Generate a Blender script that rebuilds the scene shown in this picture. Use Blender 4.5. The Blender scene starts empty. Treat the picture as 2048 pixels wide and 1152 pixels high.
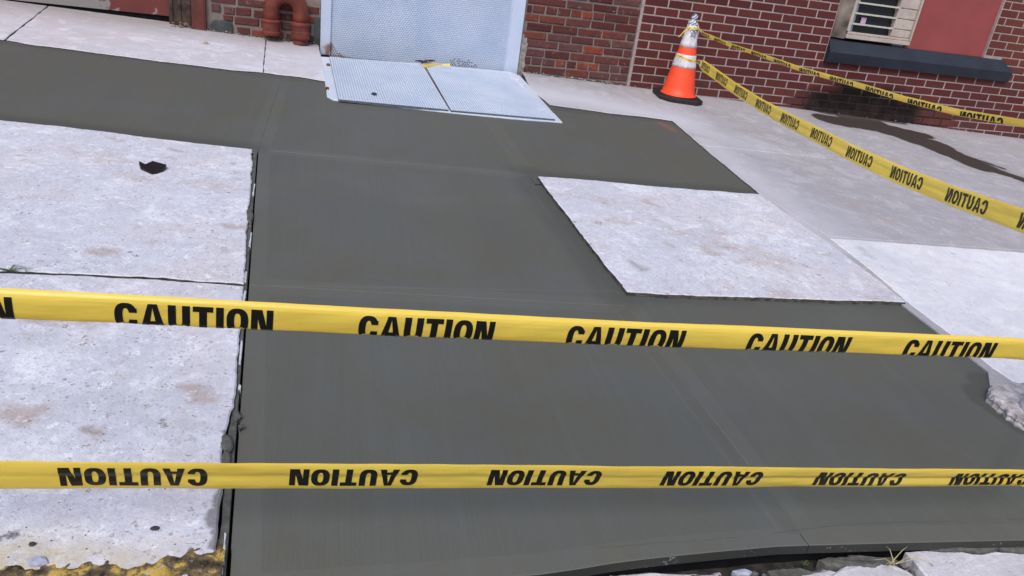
import bpy, bmesh, math, random
import numpy as np
from mathutils import Vector, Matrix
from mathutils.noise import noise as pnoise
random.seed(7)
sc = bpy.context.scene
col = sc.collection

# ------------------------------------------------------------------ camera
F_PX = 1530.0
RC = np.array([[0.9715293, -0.2001866, 0.1267127],
               [0.0282432, -0.4331613, -0.9008738],
               [0.2352298, 0.8788041, -0.4151750]])
CAM = np.array([-2.5505318, -6.2559260, 1.0423565])
cd = bpy.data.cameras.new('camera'); cam = bpy.data.objects.new('camera', cd); col.objects.link(cam)
cd.sensor_width = 36; cd.lens = F_PX / 2048 * 36; cd.clip_end = 300; cd.clip_start = 0.05
m = Matrix.Identity(4)
for i in range(3):
    m[i][0] = RC[0][i]; m[i][1] = -RC[1][i]; m[i][2] = -RC[2][i]; m[i][3] = CAM[i]
cam.matrix_world = m
sc.camera = cam

# ------------------------------------------------------------------ light
w = bpy.data.worlds.new('World'); sc.world = w; w.use_nodes = True
nt = w.node_tree; bg = nt.nodes['Background']
sky = nt.nodes.new('ShaderNodeTexSky'); sky.sky_type = 'NISHITA'; sky.sun_disc = False
SUN_EL, SUN_AZ = math.radians(52), math.radians(208)      # azimuth clockwise from +Y
sky.sun_elevation = SUN_EL; sky.sun_rotation = SUN_AZ
sky.air_density = 1.0; sky.dust_density = 2.5; sky.ozone_density = 1.0
nt.links.new(sky.outputs[0], bg.inputs[0]); bg.inputs[1].default_value = 0.10
sd = bpy.data.lights.new('sun', 'SUN'); sun = bpy.data.objects.new('sun', sd); col.objects.link(sun)
sd.energy = 1.35; sd.angle = math.radians(35); sd.color = (1.0, 0.95, 0.9)
dv = Vector((math.sin(SUN_AZ) * math.cos(SUN_EL), math.cos(SUN_AZ) * math.cos(SUN_EL), math.sin(SUN_EL)))
sun.rotation_euler = dv.to_track_quat('Z', 'Y').to_euler()
sun.location = dv * 20
vs = sc.view_settings
vs.view_transform = 'Standard'; vs.look = 'None'; vs.exposure = 0.60; vs.gamma = 1.0; vs.use_curve_mapping = False

# ------------------------------------------------------------------ measuring helpers (photo pixel -> place)
def ray(u, v): return np.array([(u - 1024) / F_PX, (v - 576) / F_PX, 1.0]) @ RC
def G(x, y): return -.033 * x + .04 * y                    # the pavement falls to the right and to the kerb
def gr(u, v, h=0.0):
    d = ray(u, v); t = (G(CAM[0], CAM[1]) + h - CAM[2]) / (d[2] - G(d[0], d[1])); p = CAM + t * d
    return (float(p[0]), float(p[1]))
def wl(u, v, y=0.0):
    d = ray(u, v); p = CAM + (y - CAM[1]) / d[1] * d
    return (float(p[0]), float(p[2]))
def at(u, v, D): return CAM + D * ray(u, v)

# ------------------------------------------------------------------ material helper
class Mt:
    def __init__(s, name, rough=.8, spec=.3):
        s.m = bpy.data.materials.new(name); s.m.use_nodes = True; s.t = s.m.node_tree
        s.b = s.t.nodes['Principled BSDF']; s.b.inputs['Roughness'].default_value = rough
        s.b.inputs['Specular IOR Level'].default_value = spec
        s.geo = s.t.nodes.new('ShaderNodeNewGeometry'); s.P = s.geo.outputs['Position']
        s.oi = s.t.nodes.new('ShaderNodeObjectInfo'); s.R = s.oi.outputs['Random']
    def put(s, v, sock):
        if isinstance(v, bpy.types.NodeSocket): s.t.links.new(v, sock)
        else:
            if isinstance(v, (tuple, list)) and len(v) == 3 and len(sock.default_value) == 4: v = (*v, 1)
            sock.default_value = v
    def noise(s, scale, detail=4, rough=.55, vec=None, stretch=None, dist=0):
        n = s.t.nodes.new('ShaderNodeTexNoise'); n.inputs['Scale'].default_value = scale
        n.inputs['Detail'].default_value = detail; n.inputs['Roughness'].default_value = rough
        n.inputs['Distortion'].default_value = dist
        v = vec or s.P
        if stretch: v = s.vm('MULTIPLY', v, stretch)
        s.put(v, n.inputs['Vector']); s.last = n
        return n.outputs['Fac']
    def voro(s, scale, feature='F1', out='Distance', vec=None):
        n = s.t.nodes.new('ShaderNodeTexVoronoi'); n.feature = feature; n.inputs['Scale'].default_value = scale
        s.put(vec or s.P, n.inputs['Vector']); s.lastv = n
        return n.outputs[out]
    def ramp(s, f, stops, interp='LINEAR'):
        n = s.t.nodes.new('ShaderNodeValToRGB'); n.color_ramp.interpolation = interp
        e = n.color_ramp.elements
        while len(e) < len(stops): e.new(.5)
        for k, (p, c) in enumerate(stops):
            e[k].position = p; e[k].color = (c, c, c, 1) if isinstance(c, (int, float)) else (*c, 1)
        s.put(f, n.inputs[0]); return n.outputs[0]
    def mix(s, f, a, b, mode='MIX'):
        n = s.t.nodes.new('ShaderNodeMix'); n.data_type = 'RGBA'; n.blend_type = mode
        s.put(f, n.inputs[0]); s.put(a, n.inputs[6]); s.put(b, n.inputs[7]); return n.outputs[2]
    def ma(s, op, a, b=0.0, c=None, clamp=False):
        n = s.t.nodes.new('ShaderNodeMath'); n.operation = op; n.use_clamp = clamp
        s.put(a, n.inputs[0]); s.put(b, n.inputs[1])
        if c is not None: s.put(c, n.inputs[2])
        return n.outputs[0]
    def vm(s, op, a, b=None, out=0):
        n = s.t.nodes.new('ShaderNodeVectorMath'); n.operation = op
        s.put(a, n.inputs[0])
        if b is not None: s.put(b, n.inputs[1])
        return n.outputs['Value'] if op in ('LENGTH', 'DOT_PRODUCT') else n.outputs[0]
    def sc(s, v, f):
        n = s.t.nodes.new('ShaderNodeVectorMath'); n.operation = 'SCALE'
        s.put(v, n.inputs[0]); s.put(f, n.inputs[3]); return n.outputs[0]
    def bump(s, h, strength=.3, dist=.01, normal=None):
        n = s.t.nodes.new('ShaderNodeBump'); n.inputs['Strength'].default_value = strength
        n.inputs['Distance'].default_value = dist; s.put(h, n.inputs['Height'])
        if normal: s.put(normal, n.inputs['Normal'])
        s.put(n.outputs[0], s.b.inputs['Normal']); return n.outputs[0]
    def warp(s, amt, scale):
        s.noise(scale, 3); c = s.last.outputs['Color']
        return s.vm('ADD', s.P, s.sc(s.vm('SUBTRACT', c, (.5, .5, .5)), amt))
    def capsules(s, segs, P, plane='xy', soft=.02):
        """1 inside a chain of capsules (a, b, ra, rb), 0 outside"""
        msk = (1, 1, 0) if plane == 'xy' else (1, 0, 1)
        P = s.vm('MULTIPLY', P, msk); res = None
        for a, b, r in segs:
            a3 = (a[0], a[1], 0) if plane == 'xy' else (a[0], 0, a[1])
            b3 = (b[0], b[1], 0) if plane == 'xy' else (b[0], 0, b[1])
            ba = tuple(q - p for p, q in zip(a3, b3)); L2 = sum(q * q for q in ba) + 1e-9
            pa = s.vm('SUBTRACT', P, a3)
            h = s.ma('MULTIPLY', s.vm('DOT_PRODUCT', pa, ba), 1 / L2, clamp=True)
            d = s.vm('LENGTH', s.vm('SUBTRACT', pa, s.sc(ba, h)))
            d = s.ma('DIVIDE', s.ma('SUBTRACT', r, d), soft)
            d = s.ma('ADD', d, .5, clamp=True)
            res = d if res is None else s.ma('MAXIMUM', res, d)
        return res
    def color(s, c): s.put(c, s.b.inputs['Base Color'])
    def rough(s, r): s.put(r, s.b.inputs['Roughness'])

def plain(name, c, rough=.7, spec=.3, var=.25, scale=30, bump=.15, metal=0, dark=None):
    t = Mt(name, rough, spec)
    n = t.noise(scale, 5)
    c2 = dark or tuple(q * (1 - var) for q in c)
    t.color(t.mix(t.ramp(n, [(.35, 0), (.65, 1)]), c2, c))
    if bump: t.bump(n, bump, .004)
    t.b.inputs['Metallic'].default_value = metal
    return t.m

# -- old concrete
def old_concrete(name, base, tone=1.0, stain=False, kerb=False):
    t = Mt(name, .85, .25)
    big = t.noise(1.3, 5, .6); c = t.mix(t.ramp(big, [(.3, 0), (.7, 1)]), tuple(q * .84 for q in base), base)
    mid = t.noise(9, 6, .7); c = t.mix(t.ramp(mid, [(.38, .55), (.62, 0)]), c, tuple(q * .72 for q in base))
    c = t.mix(t.ramp(t.noise(2.3, 5, .6, dist=.4), [(.48, 0), (.64, .45 * min(1, tone + .3))]), c, (base[0] * .93, base[1] * .84, base[2] * .76))
    # light scaled patches
    c = t.mix(t.ramp(t.noise(5.5, 7, .7, dist=.6), [(.52, 0), (.62, .6)]), c, tuple(min(.9, q * 1.18) for q in base))
    # rusty blotches
    rb = t.ma('MULTIPLY', t.ramp(t.noise(3.1, 6, .65, stretch=(1, 1.4, 1)), [(.57, 0), (.70, .60)]), t.ramp(t.noise(37, 3), [(.35, .3), (.6, 1)]))
    c = t.mix(t.ma('MULTIPLY', rb, tone), c, (.42, .27, .19))
    W3 = t.warp(.10, 16)
    sp = t.capsules([(gr(190, 509), gr(228, 511), .022), (gr(452, 457), gr(480, 460), .016), (gr(272, 459), gr(285, 460), .010), (gr(228, 282), gr(245, 286), .016), (gr(1408, 508), gr(1432, 516), .022),
                     (gr(1330, 494), gr(1340, 498), .012), (gr(60, 640), gr(90, 646), .020), (gr(385, 790), gr(420, 800), .026), (gr(180, 870), gr(195, 872), .018), (gr(20, 830), gr(60, 840), .03), (gr(1290, 410), gr(1310, 418), .02)], W3, soft=.03)
    c = t.mix(t.ma('MULTIPLY', sp, .55 * tone), c, (.36, .23, .16))
    sg = t.capsules([(gr(1262, 530), gr(1285, 548), .02), (gr(340, 302), gr(362, 306), .018), (gr(450, 504), gr(458, 508), .010), (gr(1720, 500), gr(1740, 520), .02), (gr(170, 868), gr(200, 876), .012)], W3, soft=.03)
    c = t.mix(t.ma('MULTIPLY', sg, .6 * tone), c, (.25, .24, .22))
    # aggregate, bluish and dark grains
    v = t.voro(95); vc = t.lastv.outputs['Color']
    sep = t.t.nodes.new('ShaderNodeSeparateColor'); t.put(vc, sep.inputs[0])
    g = t.ma('MULTIPLY', t.ma('LESS_THAN', v, .42), t.ma('GREATER_THAN', sep.outputs[0], .70))
    g = t.ma('MULTIPLY', g, t.ramp(t.noise(6, 5, .6), [(.40, .1), (.58, 1)]))
    gc = t.mix(sep.outputs[1], (.17, .19, .28), (.42, .30, .24))
    c = t.mix(t.ma('MULTIPLY', g, .42 * tone), c, gc)
    v2 = t.voro(31); sep2 = t.t.nodes.new('ShaderNodeSeparateColor'); t.put(t.lastv.outputs['Color'], sep2.inputs[0])
    g2 = t.ma('MULTIPLY', t.ma('LESS_THAN', v2, t.ma('MULTIPLY', t.noise(75, 4, .8), .33)), t.ma('GREATER_THAN', sep2.outputs[2], .86))
    c = t.mix(t.ma('MULTIPLY', g2, .5 * tone), c, (.12, .12, .15))
    c = t.mix(t.ramp(t.noise(34, 8, .78), [(.43, .40 * tone), (.55, 0)]), c, tuple(q * .62 for q in base))
    c = t.mix(t.ramp(t.noise(30, 8, .8, dist=.3), [(.56, 0), (.66, .5 * tone)]), c, tuple(min(.95, q * 1.22) for q in base))
    # small grey chips lying in streaks
    d = t.ramp(t.noise(42, 5, .75, stretch=(.55, 1.5, 1)), [(.63, 0), (.70, .85)])
    c = t.mix(t.ma('MULTIPLY', d, tone), c, (.20, .19, .20))
    cw = t.warp(.03, 40)
    ch1 = t.ramp(t.noise(17, 8, .82, vec=cw), [(.605, 0), (.622, .80 * tone)]); c = t.mix(ch1, c, (.20, .185, .19))
    t.noise(15, 8, .82, vec=t.vm('ADD', cw, (7.3, 2.1, 0))); ch2 = t.ramp(t.last.outputs['Fac'], [(.615, 0), (.635, .70 * tone)]); c = t.mix(ch2, c, (.36, .27, .22))
    t.noise(21, 8, .82, vec=t.vm('ADD', cw, (3.3, 9.1, 0))); c = t.mix(t.ramp(t.last.outputs['Fac'], [(.585, 0), (.605, .70 * tone)]), c, (.86, .87, .92))
    h = t.ma('ADD', t.ma('MULTIPLY', mid, .6), t.ma('MULTIPLY', t.noise(140, 4, .7), .5))
    if stain:
        pm = t.capsules([((-1.4, -.55), (-.1, -1.0), .30), ((-.1, -1.0), (.25, -1.50), .12), ((-.1, -1.6), (-.05, -3.1), .10)], t.warp(.35, 2.5), soft=.55)
        c = t.mix(t.ma('MULTIPLY', pm, .8), c, (.60, .60, .67))
        W = t.warp(.16, 5)
        P = [gr(1665, 243), gr(1750, 254), gr(1850, 287), gr(1950, 331), gr(2060, 366)]
        R = [.19, .22, .175, .09]
        segs = [(P[k], P[k + 1], R[k]) for k in range(4)]
        segs += [(gr(1690, 236), gr(1840, 272), .12), ((1.80, .04), (2.60, .03), .10), ((2.25, -.05), (2.3, -.45), .10)]
        segs += [(gr(1905, 305), gr(2000, 338), .035)]
        mk = t.capsules(segs, W, soft=.035)
        c = t.mix(t.ma('MULTIPLY', mk, .99), c, (.009, .0065, .006))
        halo = t.capsules([(a, b, r + .07) for a, b, r in segs], W, soft=.25)
        c = t.mix(t.ma('MULTIPLY', halo, .28), c, (.16, .13, .11))
        # dirt along the foot of the wall
        W2 = t.warp(.1, 8)
        base_d = t.capsules([((-1, .02), (9, .02), .03)], W2, soft=.30)
        c = t.mix(t.ma('MULTIPLY', base_d, .45), c, (.21, .18, .165))
        t.rough(t.ma('SUBTRACT', .85, t.ma('MULTIPLY', mk, .20)))
    elif kerb:
        W = t.warp(.05, 14)
        sm = t.capsules([(gr(440, 985), gr(436, 1095), .014), (gr(424, 1035), gr(430, 1060), .012), (gr(452, 870), gr(447, 925), .006)], t.warp(.045, 26), soft=.010)
        c = t.mix(t.ma('MULTIPLY', sm, .80), c, (.17, .16, .16))
        W2 = t.warp(.12, 9)
        ye = t.ma('MULTIPLY', t.capsules([(gr(-80, 1150), gr(120, 1140), .06), (gr(120, 1140), gr(330, 1130), .025)], W2, soft=.10), t.ramp(t.noise(26, 5, .7), [(.38, .25), (.6, 1)]))
        c = t.mix(t.ma('MULTIPLY', ye, .70), c, (.52, .42, .17))
        dk = t.capsules([(gr(-30, 1082), gr(30, 1080), .006)], t.warp(.05, 60), soft=.012)
        c = t.mix(t.ma('MULTIPLY', dk, .85), c, (.06, .06, .065))
    else:
        W2 = t.warp(.12, 7)
        base_d = t.capsules([((-7, .05), (-1, .05), .20)], W2, soft=.60)
        c = t.mix(t.ma('MULTIPLY', base_d, .88), c, (.26, .23, .21))
    t.color(c); t.bump(h, .85, .005)
    return t.m
M_OLD = old_concrete('worn pale concrete', (.70, .71, .81))
M_OLD_K = old_concrete('worn pale concrete at the kerb', (.69, .70, .80), kerb=True)
M_SMOOTH = old_concrete('smoother pale concrete', (.66, .65, .72), .35)
M_GREY = old_concrete('grey weathered concrete', (.455, .445, .485), .40, stain=True)
M_STRIP = old_concrete('grey concrete by the wall', (.455, .445, .475), .40, stain=True)
M_WHITE = old_concrete('bright new concrete flag', (.84, .85, .93), .40)

def fresh(name, base, broom=True, edge=0.):
    t = Mt(name, .62, .35)
    c = t.mix(t.ramp(t.noise(1.1, 4, .6), [(.3, 0), (.7, 1)]), tuple(q * .88 for q in base), base)
    c = t.mix(t.ramp(t.noise(5, 5, .65, stretch=(1, .35, 1)), [(.4, .32), (.65, 0)]), c, tuple(q * .80 for q in base))
    c = t.mix(t.ramp(t.noise(2.2, 3, .5), [(.55, 0), (.75, .4)]), c, (base[0] * 1.12, base[1] * 1.06, base[2] * .98))
    c = t.mix(t.ramp(t.noise(1.7, 6, .72, dist=.8), [(.40, 0), (.60, .85)]), c, (base[0] * .92, base[1] * .88, base[2] * .74))
    st = t.noise(1, 5, .7, stretch=(34, .8, 1)); c = t.mix(t.ramp(st, [(.36, .15), (.50, 0)]), c, tuple(q * .74 for q in base))
    c = t.mix(t.ramp(t.noise(1, 4, .6, stretch=(15, .5, 1), dist=.3), [(.54, 0), (.70, .13)]), c, (base[0] * 1.22, base[1] * 1.22, base[2] * 1.25))
    c = t.mix(t.ramp(t.noise(55, 5, .8), [(.66, 0), (.74, .45)]), c, tuple(q * .45 for q in base))
    fine = t.noise(220, 3, .7); c = t.mix(t.ramp(fine, [(.3, .22), (.5, 0)]), c, tuple(q * .6 for q in base))
    # darker, still wet stretches along the old flags
    W = t.warp(.10, 4)
    wet = t.capsules([(gr(1060, 345), gr(1240, 590), .085), (gr(1240, 590), gr(1300, 594), .04), (gr(1090, 350), gr(1515, 386), .05),
                      (gr(1115, 216), gr(1345, 244), .05), (gr(1815, 610), gr(1920, 690), .05), (gr(0, 84), gr(640, 165), .03),
                      (gr(1300, 596), gr(1800, 612), .03), (gr(0, 236), gr(500, 294), .05)], W, soft=.10)
    c = t.mix(t.ma('MULTIPLY', wet, .50), c, tuple(q * .50 for q in base))
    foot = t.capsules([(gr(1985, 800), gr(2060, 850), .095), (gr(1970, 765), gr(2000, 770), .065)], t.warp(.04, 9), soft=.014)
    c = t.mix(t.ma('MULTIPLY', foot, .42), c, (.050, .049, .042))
    jl = t.capsules([((-1.520, -4.0), (-1.455, -5.02), .024)], t.warp(.012, 5), soft=.010)
    c = t.mix(t.ma('MULTIPLY', jl, .26), c, (base[0] * .62, base[1] * .58, base[2] * .48))
    jr = t.capsules([((-1.505, -4.02), (-1.448, -4.80), .0016), (gr(545, 571), gr(1235, 583), .0022), (gr(540, 301), gr(1055, 348), .003)], t.warp(.008, 4), soft=.005)
    c = t.mix(t.ma('MULTIPLY', jr, .35), c, tuple(q * 1.5 for q in base))
    hc = t.capsules([(gr(1200, 1095), gr(1440, 1078), .0005), (gr(1440, 1078), gr(1700, 1048), .0006), (gr(1700, 1048), gr(2060, 1038), .0006)], t.warp(.012, 12), soft=.003)
    hc = t.ma('MULTIPLY', hc, t.ramp(t.noise(9, 3), [(.47, 0), (.53, 1)]))
    c = t.mix(t.ma('MULTIPLY', hc, .7), c, tuple(q * .35 for q in base))
    rs = t.capsules([(gr(1322, 246), gr(1352, 262), .028)], t.warp(.08, 12), soft=.05)
    c = t.mix(t.ma('MULTIPLY', rs, .5), c, (.30, .12, .07))
    # drag marks of the broom across the slab, ridge by ridge
    if broom:
        ln = t.noise(1, 3, .6, stretch=(240, 1.3, 1)); h = t.ma('ADD', t.ma('MULTIPLY', ln, .8), t.ma('MULTIPLY', fine, .25))
        c = t.mix(t.ramp(ln, [(.35, .20), (.55, 0)]), c, tuple(q * .7 for q in base))
        t.bump(h, .32, .0022)
    else:
        t.bump(t.ma('ADD', fine, t.ma('MULTIPLY', t.noise(18, 4), .8)), .22, .0025)
    if 'side' in name: c = t.mix(t.ma('MULTIPLY', t.ramp(t.noise(85, 6, .8), [(.60, 0), (.64, .85)]), t.ramp(t.noise(6, 2), [(.50, 0), (.58, 1)])), c, (.50, .51, .54))
    t.color(c); t.rough(t.ma('SUBTRACT', .66, t.ma('MULTIPLY', wet, .14)))
    return t.m
FB = (.113, .119, .113)
M_FRESH = fresh('fresh broomed concrete', FB)
M_EDGE = fresh('fresh trowelled concrete', tuple(q * 1.07 for q in FB), False)
M_FSIDE_SHADE = fresh('shaded fresh concrete side', tuple(q * .33 for q in FB), False)  # darkened: shade of the narrow kerb gap put into the colour
M_DIRT = plain('black wet soil', (.022, .020, .018), .8, .3, .5, 40, .6)
M_SIDE = plain('dark broken slab edge', (.12, .115, .105), .9, .15, .6, 40, .6, dark=(.045, .042, .038))
M_MORTAR_STRIP = plain('smeared cement', (.13, .13, .12), .85, .2, .45, 45, .6)

def brickmat(name, cols, mott=.3, stain=True, rough=.72, pale=.0):
    t = Mt(name, rough, .16)
    c = t.ramp(t.R, [(k / max(1, len(cols) - 1), q) for k, q in enumerate(cols)], 'LINEAR')
    n = t.noise(14, 5, .65); c = t.mix(t.ramp(n, [(.35, mott), (.6, 0)]), c, (.05, .03, .03))
    if pale: c = t.mix(t.ramp(t.noise(24, 5, .7), [(.58, 0), (.72, pale)]), c, (.36, .28, .27))
    if stain:
        sx = t.t.nodes.new('ShaderNodeSeparateXYZ'); t.put(t.P, sx.inputs[0])
        rt_ = t.ma('MULTIPLY', t.ma('SUBTRACT', sx.outputs[0], 2.9), 1.2, clamp=True)
        up = t.ma('MULTIPLY', t.ma('ADD', sx.outputs[2], -.25), 3.0, clamp=True)
        c = t.mix(t.ma('MULTIPLY', t.ma('MULTIPLY', rt_, up), .75), c, (.155, .048, .030))
    # wet dark stain where water leaves the wall
    W = t.warp(.13, 5)
    if stain:
        mk = t.capsules([((1.78, -.03), (2.62, -.06), .20), ((1.98, .08), (2.48, .05), .15)], W, 'xz', .11)
        c = t.mix(t.ma('MULTIPLY', mk, .96), c, (.004, .003, .003))
    sepp = t.t.nodes.new('ShaderNodeSeparateXYZ'); t.put(t.P, sepp.inputs[0])
    low = t.ma('ADD', sepp.outputs[2], t.ma('MULTIPLY', sepp.outputs[0], .033))
    f = t.ma('MULTIPLY', t.ma('SUBTRACT', 1.0, t.ma('DIVIDE', low, .22), clamp=True), t.ramp(t.noise(8, 4), [(.35, 0), (.65, 1)]))
    c = t.mix(t.ma('MULTIPLY', f, .40), c, (.10, .07, .065))
    t.color(c); t.bump(t.ma('ADD', n, t.ma('MULTIPLY', t.noise(160, 3), .5)), .35, .003)
    return t.m
M_BRICK = brickmat('maroon face brick', [(.082, .0175, .018), (.122, .028, .024), (.095, .020, .022), (.132, .031, .023), (.090, .026, .026)], .45, pale=.10)
M_BRICK_OLD = brickmat('old common brick', [(.115, .027, .022), (.075, .019, .020), (.135, .042, .036), (.085, .021, .020), (.13, .055, .052), (.095, .022, .022), (.25, .056, .028), (.105, .032, .030)], .5, False, .85, .5)
M_STONE_G = plain('dark grey patched stone', (.085, .095, .095), .85, .2, .4, 14, .5)
def mortar(name, c0, stain):
    t = Mt(name, .9, .15); n = t.noise(25, 5, .65)
    c = t.mix(t.ramp(n, [(.35, .5), (.6, 0)]), c0, tuple(q * .5 for q in c0))
    c = t.mix(t.ramp(t.noise(2.5, 4), [(.45, 0), (.7, .45)]), c, tuple(q * .55 for q in c0))
    if stain:
        W = t.warp(.2, 4)
        mk = t.capsules([((1.60, -.02), (2.95, -.05), .17), ((1.85, .12), (3.1, -.03), .12)], W, 'xz', .10)
        c = t.mix(t.ma('MULTIPLY', mk, .94), c, (.007, .005, .005))
    t.color(c); t.bump(n, .6, .004); return t.m
M_MORTAR = mortar('pinkish grey mortar', (.42, .34, .33), True)
M_MORTAR_OLD = mortar('crumbling tan mortar', (.235, .195, .175), False)

def painted_metal(name, c, rust=.5):
    t = Mt(name, .48, .4)
    k = t.mix(t.ramp(t.noise(3.5, 5, .6), [(.35, .6), (.6, 0)]), c, (c[0] * .76, c[1] * .84, c[2] * .92))
    k = t.mix(t.ramp(t.noise(11, 6, .75, stretch=(1, 1, 2.2)), [(.60, 0), (.70, .45)]), k, (.24, .29, .33))
    k = t.mix(t.ramp(t.noise(60, 4, .7), [(.68, 0), (.76, .5)]), k, (.30, .22, .18))
    W = t.warp(.09, 11)
    if rust:
        mk = t.capsules([((-2.60, .02), (-2.60, .085), .028), ((-2.56, .0), (-2.48, .015), .03)], W, 'xz', .03)
        k = t.mix(t.ma('MULTIPLY', mk, .85), k, (.20, .075, .03))
        low = t.capsules([((-2.6, .02), (-1.1, -.02), .010)], t.warp(.05, 25), 'xz', .03)
        k = t.mix(t.ma('MULTIPLY', low, rust), k, (.22, .10, .05))
    t.color(k); t.bump(t.noise(30, 4), .15, .003); return t.m
M_BLUE = painted_metal('pale blue painted steel', (.54, .60, .74))
M_BLUE_LOW = painted_metal('shaded pale blue painted steel', (.44, .50, .62))  # darker copy: relief shade between the studs painted in, as the light is even
M_PLATE = painted_metal('pale blue painted plate', (.62, .67, .78), 0)
M_PLATE_LOW = painted_metal('shaded pale blue plate', (.38, .45, .56), 0)  # darker copy: relief shade between the ribs put into the colour
M_BLUEDK = plain('worn plate edge', (.12, .16, .20), .6, .4, .4, 60, .2)
M_HOLE = plain('rusted hole', (.045, .022, .014), .9, .1, .5, 80, 0)
M_RUST = plain('orange brown rust', (.22, .085, .035), .9, .1, .6, 50, .4)
M_REDPOST = plain('oxide red painted steel', (.13, .035, .026), .6, .35, .35, 14, .3)
M_WOOD = plain('weathered brown timber', (.085, .058, .047), .85, .2, .6, 22, .7)
M_PIPE = plain('oxide red painted iron', (.20, .045, .028), .62, .3, .62, 11, .6, dark=(.10, .025, .018))
M_GAP_SHADE = plain('black gap shade', (.012, .012, .014), .9, .1, .3, 20, 0)  # paints the shade inside open gaps
M_SILL = plain('slate blue painted stone', (.024, .030, .045), .55, .35, .3, 6, .2)
M_REDB = plain('red painted board', (.30, .068, .066), .62, .3, .16, 3, .12)
def peel_door():
    t = Mt('peeling dark red door', .65, .3)
    c = t.mix(t.ramp(t.noise(6, 5), [(.3, .6), (.6, 0)]), (.15, .037, .032), (.10, .03, .03))
    n = t.noise(3.2, 6, .62, dist=.5)
    s = t.t.nodes.new('ShaderNodeSeparateXYZ'); t.put(t.P, s.inputs[0])
    k = t.ma('ADD', n, t.ma('MULTIPLY', t.ma('ADD', s.outputs[0], 4.1), -.28))
    k = t.ma('ADD', k, t.ma('MULTIPLY', t.ma('SUBTRACT', .24, s.outputs[2]), 1.1))
    c = t.mix(t.ramp(k, [(.53, 0), (.55, 1)]), c, (.235, .215, .21))
    t.color(c); t.bump(n, .3, .004); return t.m
M_DOOR = peel_door()
def casing():
    t = Mt('grimy beige plastic', .5, .35)
    c = t.mix(t.ramp(t.noise(7, 5, .7), [(.4, .5), (.62, 0)]), (.50, .43, .38), (.30, .25, .22))
    c = t.mix(t.ramp(t.noise(40, 5, .7), [(.62, 0), (.70, .7)]), c, (.12, .10, .085))
    t.color(c); return t.m
M_CASE = casing()
M_CASE_SOOT = plain('sooty beige plastic', (.30, .25, .21), .6, .3, .85, 5, .1)
M_GLASS = Mt('dark window glass', .18, .2); M_GLASS.color((.020, .019, .020)); M_GLASS = M_GLASS.m
M_BAR = plain('off white bar', (.52, .53, .47), .5, .3, .2, 30, 0)
M_PINK = plain('pink paper note', (.62, .38, .60), .8, .1, .1, 30, 0)
def conemat():
    t = Mt('fluorescent orange vinyl', .42, .4)
    c = t.mix(t.ramp(t.noise(7, 4), [(.35, .35), (.6, 0)]), (.95, .085, .028), (.78, .075, .028))
    c = t.mix(t.ramp(t.noise(30, 6, .75, stretch=(1, 1, .3)), [(.64, 0), (.74, .55)]), c, (.28, .05, .03))
    t.color(c); return t.m
M_ORANGE = conemat()
M_COLLAR = plain('scuffed white reflective sleeve', (.84, .81, .87), .4, .4, .42, 16, .1)
M_RUBBER = plain('black rubber', (.022, .022, .024), .6, .35, .4, 40, .5)
def duct():
    t = Mt('silver blue duct tape', .35, .5)
    s = t.t.nodes.new('ShaderNodeSeparateXYZ'); t.put(t.P, s.inputs[0])
    k = t.ma('ADD', t.ma('MULTIPLY', s.outputs[2], 260), t.ma('MULTIPLY', s.outputs[0], -230))
    k = t.ma('SINE', t.ma('ADD', k, t.ma('MULTIPLY', t.noise(40, 3), 9)))
    c = t.ramp(t.ma('MULTIPLY_ADD', k, .5, .5), [(.1, (.10, .15, .20)), (.5, (.30, .36, .44)), (.9, (.66, .70, .80))])
    t.color(c); t.bump(k, .4, .003); return t.m
M_DUCT = duct()
M_DUCT2 = plain('grey duct tape', (.32, .33, .38), .4, .5, .35, 40, .3, dark=(.10, .12, .16))
def tapemat():
    t = Mt('yellow plastic film', .32, .45)
    c = t.mix(t.ramp(t.noise(6, 3), [(.35, .4), (.65, 0)]), (.95, .71, .12), (.90, .62, .085))
    t.color(c); t.bump(t.ma('ADD', t.noise(1, 3, .5, stretch=(7, 7, 45)), t.ma('MULTIPLY', t.noise(1, 4, .6, stretch=(55, 55, 12)), .35)), .35, .006)
    tr = t.t.nodes.new('ShaderNodeBsdfTranslucent'); t.put(c, tr.inputs[0])
    mx = t.t.nodes.new('ShaderNodeMixShader'); mx.inputs[0].default_value = .22
    out = t.t.nodes['Material Output']
    t.t.links.new(t.b.outputs[0], mx.inputs[1]); t.t.links.new(tr.outputs[0], mx.inputs[2]); t.t.links.new(mx.outputs[0], out.inputs[0])
    return t.m
M_TAPE = tapemat()
M_INK = plain('black print', (.010, .010, .010), .38, .4, .2, 30, 0)
M_INK_T = plain('print seen through the film', (.055, .050, .012), .4, .4, .2, 30, 0)
M_GRANITE = None
def granite():
    t = Mt('dusty white granite', .85, .25)
    c = t.mix(t.ramp(t.noise(9, 6, .7), [(.35, .55), (.6, 0)]), (.66, .65, .71), (.36, .35, .38))
    c = t.mix(t.ramp(t.noise(5.5, 6, .6), [(.56, 0), (.60, .92)]), c, (.13, .12, .105))
    c = t.mix(t.ramp(t.noise(50, 4, .7), [(.62, 0), (.7, .6)]), c, (.30, .31, .38))
    t.color(c); t.bump(t.noise(45, 6, .75), .9, .008); return t.m
M_GRANITE = granite()
M_FOOT = plain('rough broken footing', (.56, .53, .57), .9, .15, .5, 30, 1.0, dark=(.28, .26, .27))
M_CURB = Mt('worn yellow kerb paint', .9, .2)
_n = M_CURB.noise(17, 7, .72)
_c = M_CURB.ramp(_n, [(.38, (.030, .024, .018)), (.46, (.12, .09, .055)), (.51, (.19, .14, .07)), (.55, (.50, .34, .075)), (.70, (.62, .45, .13))])
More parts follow.
